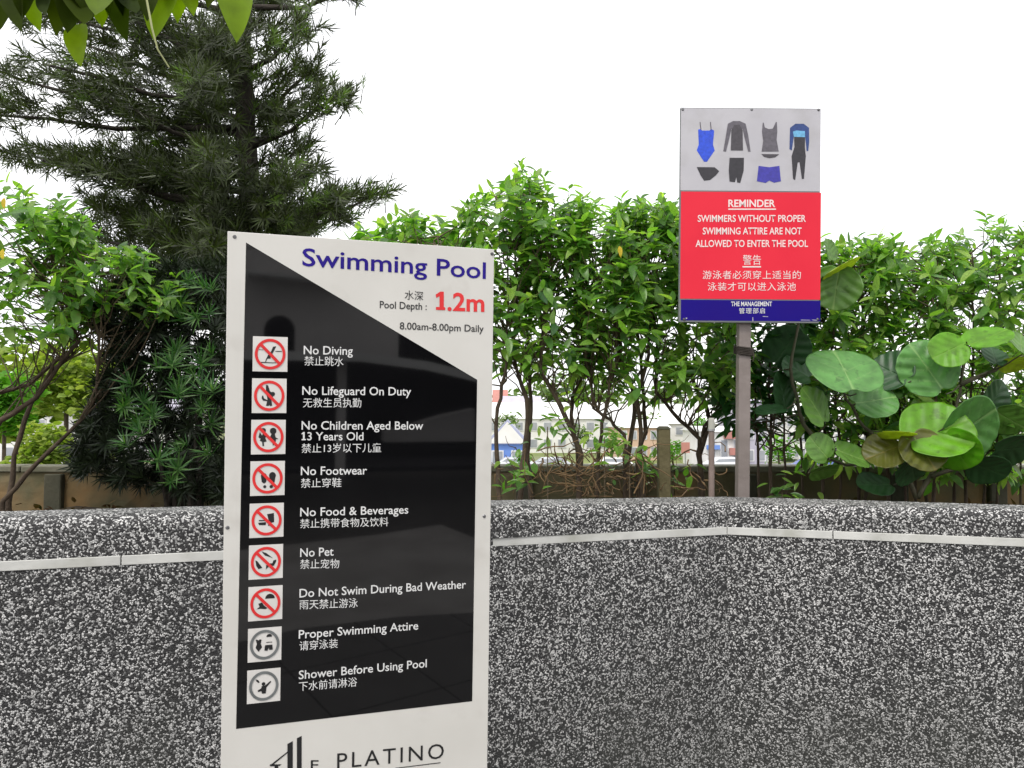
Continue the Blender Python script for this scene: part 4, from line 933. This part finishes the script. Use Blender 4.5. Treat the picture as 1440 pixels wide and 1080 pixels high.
for i, (px, yt, Y, wd, mt, lab) in enumerate(((30, 452, 17, 190, M_crown2, 'pale yellow green tree at the far left, behind the leaning branches'), (95, 480, 15, 130, M_crown2, 'yellow green tree beyond the left parapet, upper one in the gap'), (62, 585, 12, 120, M_crown2, 'yellow green bush in the gap below the diagonal branch'), (8, 515, 13, 110, M_crown3, 'darker green bush at the far left beyond the parapet'),
        (130, 600, 14, 70, M_crown2, 'small pale green bush beside the dark conifer bush'), (160, 560, 18, 80, M_crown, 'grey green bush partly behind the whorled bush'),
        (780, 645, 40, 30, M_crown2, 'round yellow green bush by the silver cars'), (945, 612, 46, 44, M_crown3, 'green bush beyond the parapet beside the timber post'), (1094, 606, 44, 52, M_crown3, 'bright green bush right of the reminder sign post'),
        (1215, 612, 40, 60, M_crown3, 'green bush behind the sea grape leaves'), (860, 600, 50, 40, M_crown3, 'small green tree in front of the white roofs'), (712, 575, 75, 36, M_crown, 'grey green tree behind the blue house roof'), (812, 590, 58, 40, M_crown, 'grey green bush before the white building, between the forked stems'), (905, 575, 78, 50, M_crown, 'grey green tree in front of the white hall, over the timber post'), (985, 582, 66, 34, M_crown3, 'small tree beside the shophouse'), (735, 632, 44, 30, M_crown3, 'low green bush before the blue house'), (1400, 600, 42, 90, M_crown3, 'green bush far right behind the sea grape'), (1320, 622, 40, 60, M_crown2, 'yellow green bush behind the large round leaves'))):
    blob_tree(px, yt, Y, wd, mt, lab, 'bush', 'bush', None, 1500 if Y < 20 else 500, seed=100 + i)

M_ww = mat('white_wall', (.72, .71, .69), (.64, .63, .6), 1, .8)
M_wr = mat('white_roof', (.78, .78, .76), (.70, .70, .68), .6, .6)
M_lil = mat('lilac_wall', (.40, .38, .46), (.45, .43, .5), 1, .8)
M_blw = mat('blue_wall', (.13, .24, .60), (.15, .27, .62), 1, .8)
M_blr = mat('blue_grey_roof', (.36, .38, .52), (.32, .34, .48), 2, .6)
M_redr = mat('red_roof', (.46, .20, .17), (.40, .18, .15), 2, .7)
M_win = mat('window_glass', (.22, .24, .27), (.34, .35, .37), .7, .3)
M_orw = mat('peach_wall', (.60, .42, .30), (.54, .38, .28), 1, .8)
M_fr = mat('window_frame_white', (.7, .7, .7), None, 2, .6)
def house(x0, x1, ytop, Y, wallm, roofm, label, name='house', cat='building', dep=7, gable='x', rh=.35, nwin=4, floors=1, winm=None, gw=None):
    a = P(x0, ytop, Y); c = P(x1, ytop, Y); z1 = a.z; xm = (a.x + c.x) / 2; W = c.x - a.x; Hh_ = z1 - GZ; rz = Hh_ * rh; wz = Hh_ - rz
    t = empty(name, (xm, Y, GZ), label, cat)
    b = MB(); b.box((xm, Y + dep / 2, GZ + wz / 2), (W, dep, wz)); b.build('wall', wallm, t)
    b = MB(); o = .25; zb = GZ + wz
    if gable == 'x':       # ridge along x
        v = [(a.x - o, Y - o, zb), (c.x + o, Y - o, zb), (c.x + o, Y + dep + o, zb), (a.x - o, Y + dep + o, zb), (a.x - o, Y + dep / 2, z1), (c.x + o, Y + dep / 2, z1)]
        f = [(0, 1, 5, 4), (2, 3, 4, 5), (0, 4, 3), (1, 2, 5), (3, 2, 1, 0)]
    else:
        v = [(a.x - o, Y - o, zb), (c.x + o, Y - o, zb), (c.x + o, Y + dep + o, zb), (a.x - o, Y + dep + o, zb), (xm, Y - o, z1), (xm, Y + dep + o, z1)]
        f = [(1, 2, 5, 4), (3, 0, 4, 5), (0, 1, 4), (2, 3, 5), (3, 2, 1, 0)]
    b.add(v, f); b.build('roof', roofm, t)
    if gw:
        b = MB(); b.add([(a.x + .05, Y - o - .02, zb + .05), (c.x - .05, Y - o - .02, zb + .05), (xm, Y - o - .02, z1 - .15)], [(0, 1, 2)]); b.build('gable', gw, t)
    for fl in range(floors):
        for i in range(nwin):
            wx = a.x + W * (i + .5) / nwin; ww = W / nwin * .5; hz = wz / floors; zc = GZ + hz * (fl + .55)
            fr_ = MB(); fr_.box((wx, Y - .03, zc), (ww + .16, .08, hz * .45 + .16)); fo = fr_.build('window', M_fr, t)
            g = MB(); g.box((wx, Y - .075, zc), (ww, .02, hz * .45)); g.build('pane', M_win, fo)
    return t
house(686, 741, 590, 52, M_blw, M_blr, 'small blue walled house with blue grey gable roof, seen just right of the big sign', dep=6, gable='y', rh=.42, nwin=2, gw=M_ww)
house(640, 880, 563, 86, M_ww, M_wr, 'long white building with pale roof behind the blue house', dep=26, rh=.35, nwin=12, floors=2)
house(870, 1040, 566, 80, M_ww, M_wr, 'broad white roofed hall left of the reminder sign post', dep=20, rh=.4, nwin=9, floors=2)
house(1046, 1078, 560, 62, M_lil, M_lil, 'lilac grey block immediately right of the reminder sign post', dep=8, rh=.05, nwin=2, floors=3)
house(1066, 1200, 566, 70, M_ww, M_wr, 'white terrace with many small windows right of the lilac block', dep=10, rh=.22, nwin=14, floors=3)
house(1190, 1460, 574, 76, M_ww, M_wr, 'long pale building glimpsed behind the sea grape leaves', dep=12, rh=.3, nwin=16, floors=3)
house(694, 712, 547, 130, M_orw, M_redr, 'distant house with a red roof seen right of the big sign edge', dep=8, rh=.5, nwin=2, floors=2)
house(708, 760, 556, 118, M_ww, M_lil, 'distant low white house beside the red roof', dep=8, rh=.3, nwin=4, floors=2)
house(870, 940, 590, 72, M_orw, M_wr, 'peach walled building behind the bundle of stems', dep=8, rh=.2, nwin=5, floors=2)
house(-60, 70, 548, 60, M_ww, M_wr, 'white building far left behind the leafy shrub', dep=12, rh=.3, nwin=6, floors=2)
house(75, 230, 556, 74, M_ww, M_lil, 'white building with grey roof seen through the left gap', dep=12, rh=.3, nwin=8, floors=2)
# shop row with red and blue fascia
t = house(992, 1044, 600, 60, M_ww, M_wr, 'white shophouse with red and blue fascia between the two poles', dep=8, rh=.12, nwin=3, floors=1)
for (x0, x1, y0, y1, m, nm) in ((994, 1012, 626, 632, M_blw, 'fascia'), (1018, 1034, 606, 617, M_redr, 'fascia'), (1026, 1040, 630, 640, M_redr, 'awning')):
    a = P(x0, y0, 59.8); c = P(x1, y1, 59.8); b = MB(); b.box(((a.x + c.x) / 2, 59.8, (a.z + c.z) / 2), (c.x - a.x, .25, a.z - c.z)); b.build(nm, m, t)
# red notice board on a leg
a = P(958, 622, 45); c = P(970, 637, 45)
t = empty('roadside_board', ((a.x + c.x) / 2, 45, GZ), 'small red roadside board beyond the parapet, right of the timber post', 'sign')
b = MB(); b.box(((a.x + c.x) / 2, 45, (a.z + c.z) / 2), (c.x - a.x, .06, a.z - c.z)); b.build('board', M_redr, t)
b = MB(); b.tube([((a.x + c.x) / 2, 45.06, GZ), ((a.x + c.x) / 2, 45.06, c.z + .1)], .04, .04, 6); b.build('post', M_leg, t)
M_tyre = mat('tyre', (.02, .02, .02), None, 5, .8)
def car(px, Y, colr, label, s=1):
    m = mat('car_paint', colr, tuple(x * .95 for x in colr), 1, .25); x = (px - 720) / F * Y
    t = empty('parked_car', (x, Y, GZ), label, 'car', 'cars parked beyond the parapet')
    prof = [(-2.1, .35), (-2.15, .75), (-2.0, .95), (-1.45, 1.0), (-.8, 1.42), (.5, 1.46), (1.15, 1.02), (1.95, .9), (2.12, .65), (2.1, .35)]
    b = MB(); n = len(prof); hw = .85
    V = [(s * p[0], -hw + (.16 if p[1] > 1.1 else 0), p[1]) for p in prof] + [(s * p[0], hw - (.16 if p[1] > 1.1 else 0), p[1]) for p in prof]
    b.add(np.array(V) + np.array((x, Y, GZ)), [tuple(range(n)), tuple(range(2 * n - 1, n - 1, -1))] + [(i, n + i, n + (i + 1) % n, (i + 1) % n) for i in range(n)])
    bevel(b.build('body', m, t), .05, 2)
    for sd_ in (-1, 1):
        b = MB(); yy = Y + sd_ * (hw - .02)
        b.add([(x + s * q[0], yy - (0 if q[1] < 1.1 else sd_ * .10), GZ + q[1]) for q in ((-1.3, 1.03), (-.75, 1.36), (.45, 1.4), (1.0, 1.04))], [(0, 1, 2, 3)]); b.build('window', M_win, t)
        for wx in (-1.3, 1.3):
            b = MB(); b.tube([(x + wx, yy - .1, GZ + .32), (x + wx, yy + .1, GZ + .32)], .32, .32, 16); b.build('wheel', M_tyre, t)
    return t
car(779, 50.5, (.42, .44, .47), 'silver parked car left of the forked stems')
car(722, 50.5, (.55, .57, .6), 'pale silver parked car in front of the blue house', -1)
car(1022, 50.5, (.62, .64, .68), 'white parked car in front of the shophouse')
car(1150, 50.5, (.08, .12, .35), 'dark blue parked car behind the sea grape')
car(860, 50.5, (.7, .7, .7), 'white parked car behind the bundle of stems', -1)

# ------------------------------------------------------------------ the club house behind the camera, mirrored in the black panel
cu, cv = B1.loc(510, 700); Oc = B1.o + B1.r * cu + B1.u * cv; n_h = Vector((B1.n.x, B1.n.y, 0)).normalized()
def refl(px, py, D):
    r = ray(px, py).normalized(); t = (B1.o - EYE).dot(B1.n) / r.dot(B1.n); p = EYE + r * t
    q = r - B1.n * 2 * r.dot(B1.n); s_ = (D - (p - Oc).dot(n_h)) / q.dot(n_h); return p + q * s_
rx = Vector((0, 0, 1)).cross(n_h); rx.normalize()
M_cw = mat('club_wall', (.74, .71, .70), (.66, .63, .62), .8, .8)
M_cd = mat('club_shade', (.02, .02, .025), None, 1, .8)  # shade under the verandah roof, put into a dark colour
M_ct = mat('club_beam', (.85, .85, .84), None, 1, .7)
clubO = Oc + n_h * 9.0; clubO.z = 0
club = empty('club_house', clubO, 'pale club house with an arch and verandah behind the camera, mirrored in the black panel', 'building')
def pt(u, z, dp): return clubO + rx * u + n_h * dp + Vector((0, 0, z))
def uz(px, py, D=9.0):
    p = refl(px, py, D); return ((p - clubO).dot(rx), p.z)
def slab(name, poly, d0, d1, m):
    n = len(poly); b = MB(); b.add([tuple(pt(u, z, d0)) for u, z in poly] + [tuple(pt(u, z, d1)) for u, z in poly],
        [tuple(range(n)), tuple(range(2 * n - 1, n - 1, -1))] + [(i, n + i, n + (i + 1) % n, (i + 1) % n) for i in range(n)]); b.build(name, m, club)
uL = uz(335, 500)[0]; uR = uz(675, 500)[0]; sg_ = 1 if uR > uL else -1
def U(px): return uz(px, 500)[0]
def Z(py): return uz(500, py)[1]
zt, zb_ = Z(330), Z(505)
acx, arz = U(393), Z(468); ar = abs(U(415) - U(393))
# upper wall as two panels either side of the arch, then above it
slab('wall', [(uL - sg_ * 3, zb_), (acx - sg_ * ar, zb_), (acx - sg_ * ar, zt + 1.2), (uL - sg_ * 3, zt + 1.2)], 0, .3, M_cw)
arch = [(acx - sg_ * ar, zt + 1.2), (acx - sg_ * ar, arz)] + [(acx - sg_ * ar * math.cos(R(a)), arz + ar * math.sin(R(a))) for a in range(15, 180, 15)] + [(acx + sg_ * ar, arz), (acx + sg_ * ar, zt + 1.2)]
slab('wall', arch, 0, .3, M_cw)
slab('wall', [(acx + sg_ * ar, zb_), (U(560), zb_ - .05), (U(560), zt + 1.2), (acx + sg_ * ar, zt + 1.2)], 0, .3, M_cw)
# ledge lines
slab('ledge', [(U(346), Z(392)), (U(475), Z(400)), (U(475), Z(404)), (U(346), Z(396))], -.5, 0, M_ct)
slab('ledge', [(U(346), Z(362)), (U(370), Z(358)), (U(480), Z(392)), (U(480), Z(397)), (U(370), Z(363)), (U(346), Z(366))], -.7, -.502, M_ct)
slab('beam', [(uL - sg_ * 3, Z(498)), (U(500), Z(495)), (U(590), Z(505)), (U(700), Z(530)), (U(700), Z(542)), (U(590), Z(517)), (U(500), Z(507)), (uL - sg_ * 3, Z(510))], -.6, -.3, M_ct)
slab('column', [(U(474), 0), (U(486), 0), (U(486), Z(510)), (U(474), Z(510))], -.2, 0, M_cw)
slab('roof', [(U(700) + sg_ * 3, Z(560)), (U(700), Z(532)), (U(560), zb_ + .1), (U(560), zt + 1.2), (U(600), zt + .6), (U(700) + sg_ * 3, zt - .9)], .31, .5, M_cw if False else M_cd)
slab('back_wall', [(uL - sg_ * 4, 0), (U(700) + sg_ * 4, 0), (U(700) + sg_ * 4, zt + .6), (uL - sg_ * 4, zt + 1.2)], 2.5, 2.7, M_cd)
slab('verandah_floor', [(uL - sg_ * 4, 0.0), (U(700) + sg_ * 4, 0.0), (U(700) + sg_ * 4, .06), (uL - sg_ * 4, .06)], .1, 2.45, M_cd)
slab('counter', [(U(560), Z(637)), (U(700), Z(637)), (U(700), Z(585)), (U(650), Z(596)), (U(600), Z(612)), (U(560), Z(622))], 1.2, 1.5, M_cw)

# pale sheet added and shaped for its grey reflection low in the black panel
def hit(px, py, z=.012):
    r = ray(px, py).normalized(); t = (B1.o - EYE).dot(B1.n) / r.dot(B1.n); p = EYE + r * t
    q = r - B1.n * 2 * r.dot(B1.n); return p + q * ((z - p.z) / q.z)
pv = [hit(*q) for q in ((330, 775), (425, 764), (530, 752), (620, 738), (668, 757), (700, 770), (700, 860), (560, 868), (420, 885), (330, 905))]
b = MB(); b.add([(p.x, p.y, .014) for p in pv], [tuple(range(len(pv)))]); b.build('added_pale_sheet', mat('added_pale_sheet', (.30, .29, .28), (.22, .21, .20), 2, .7), kind='structure')
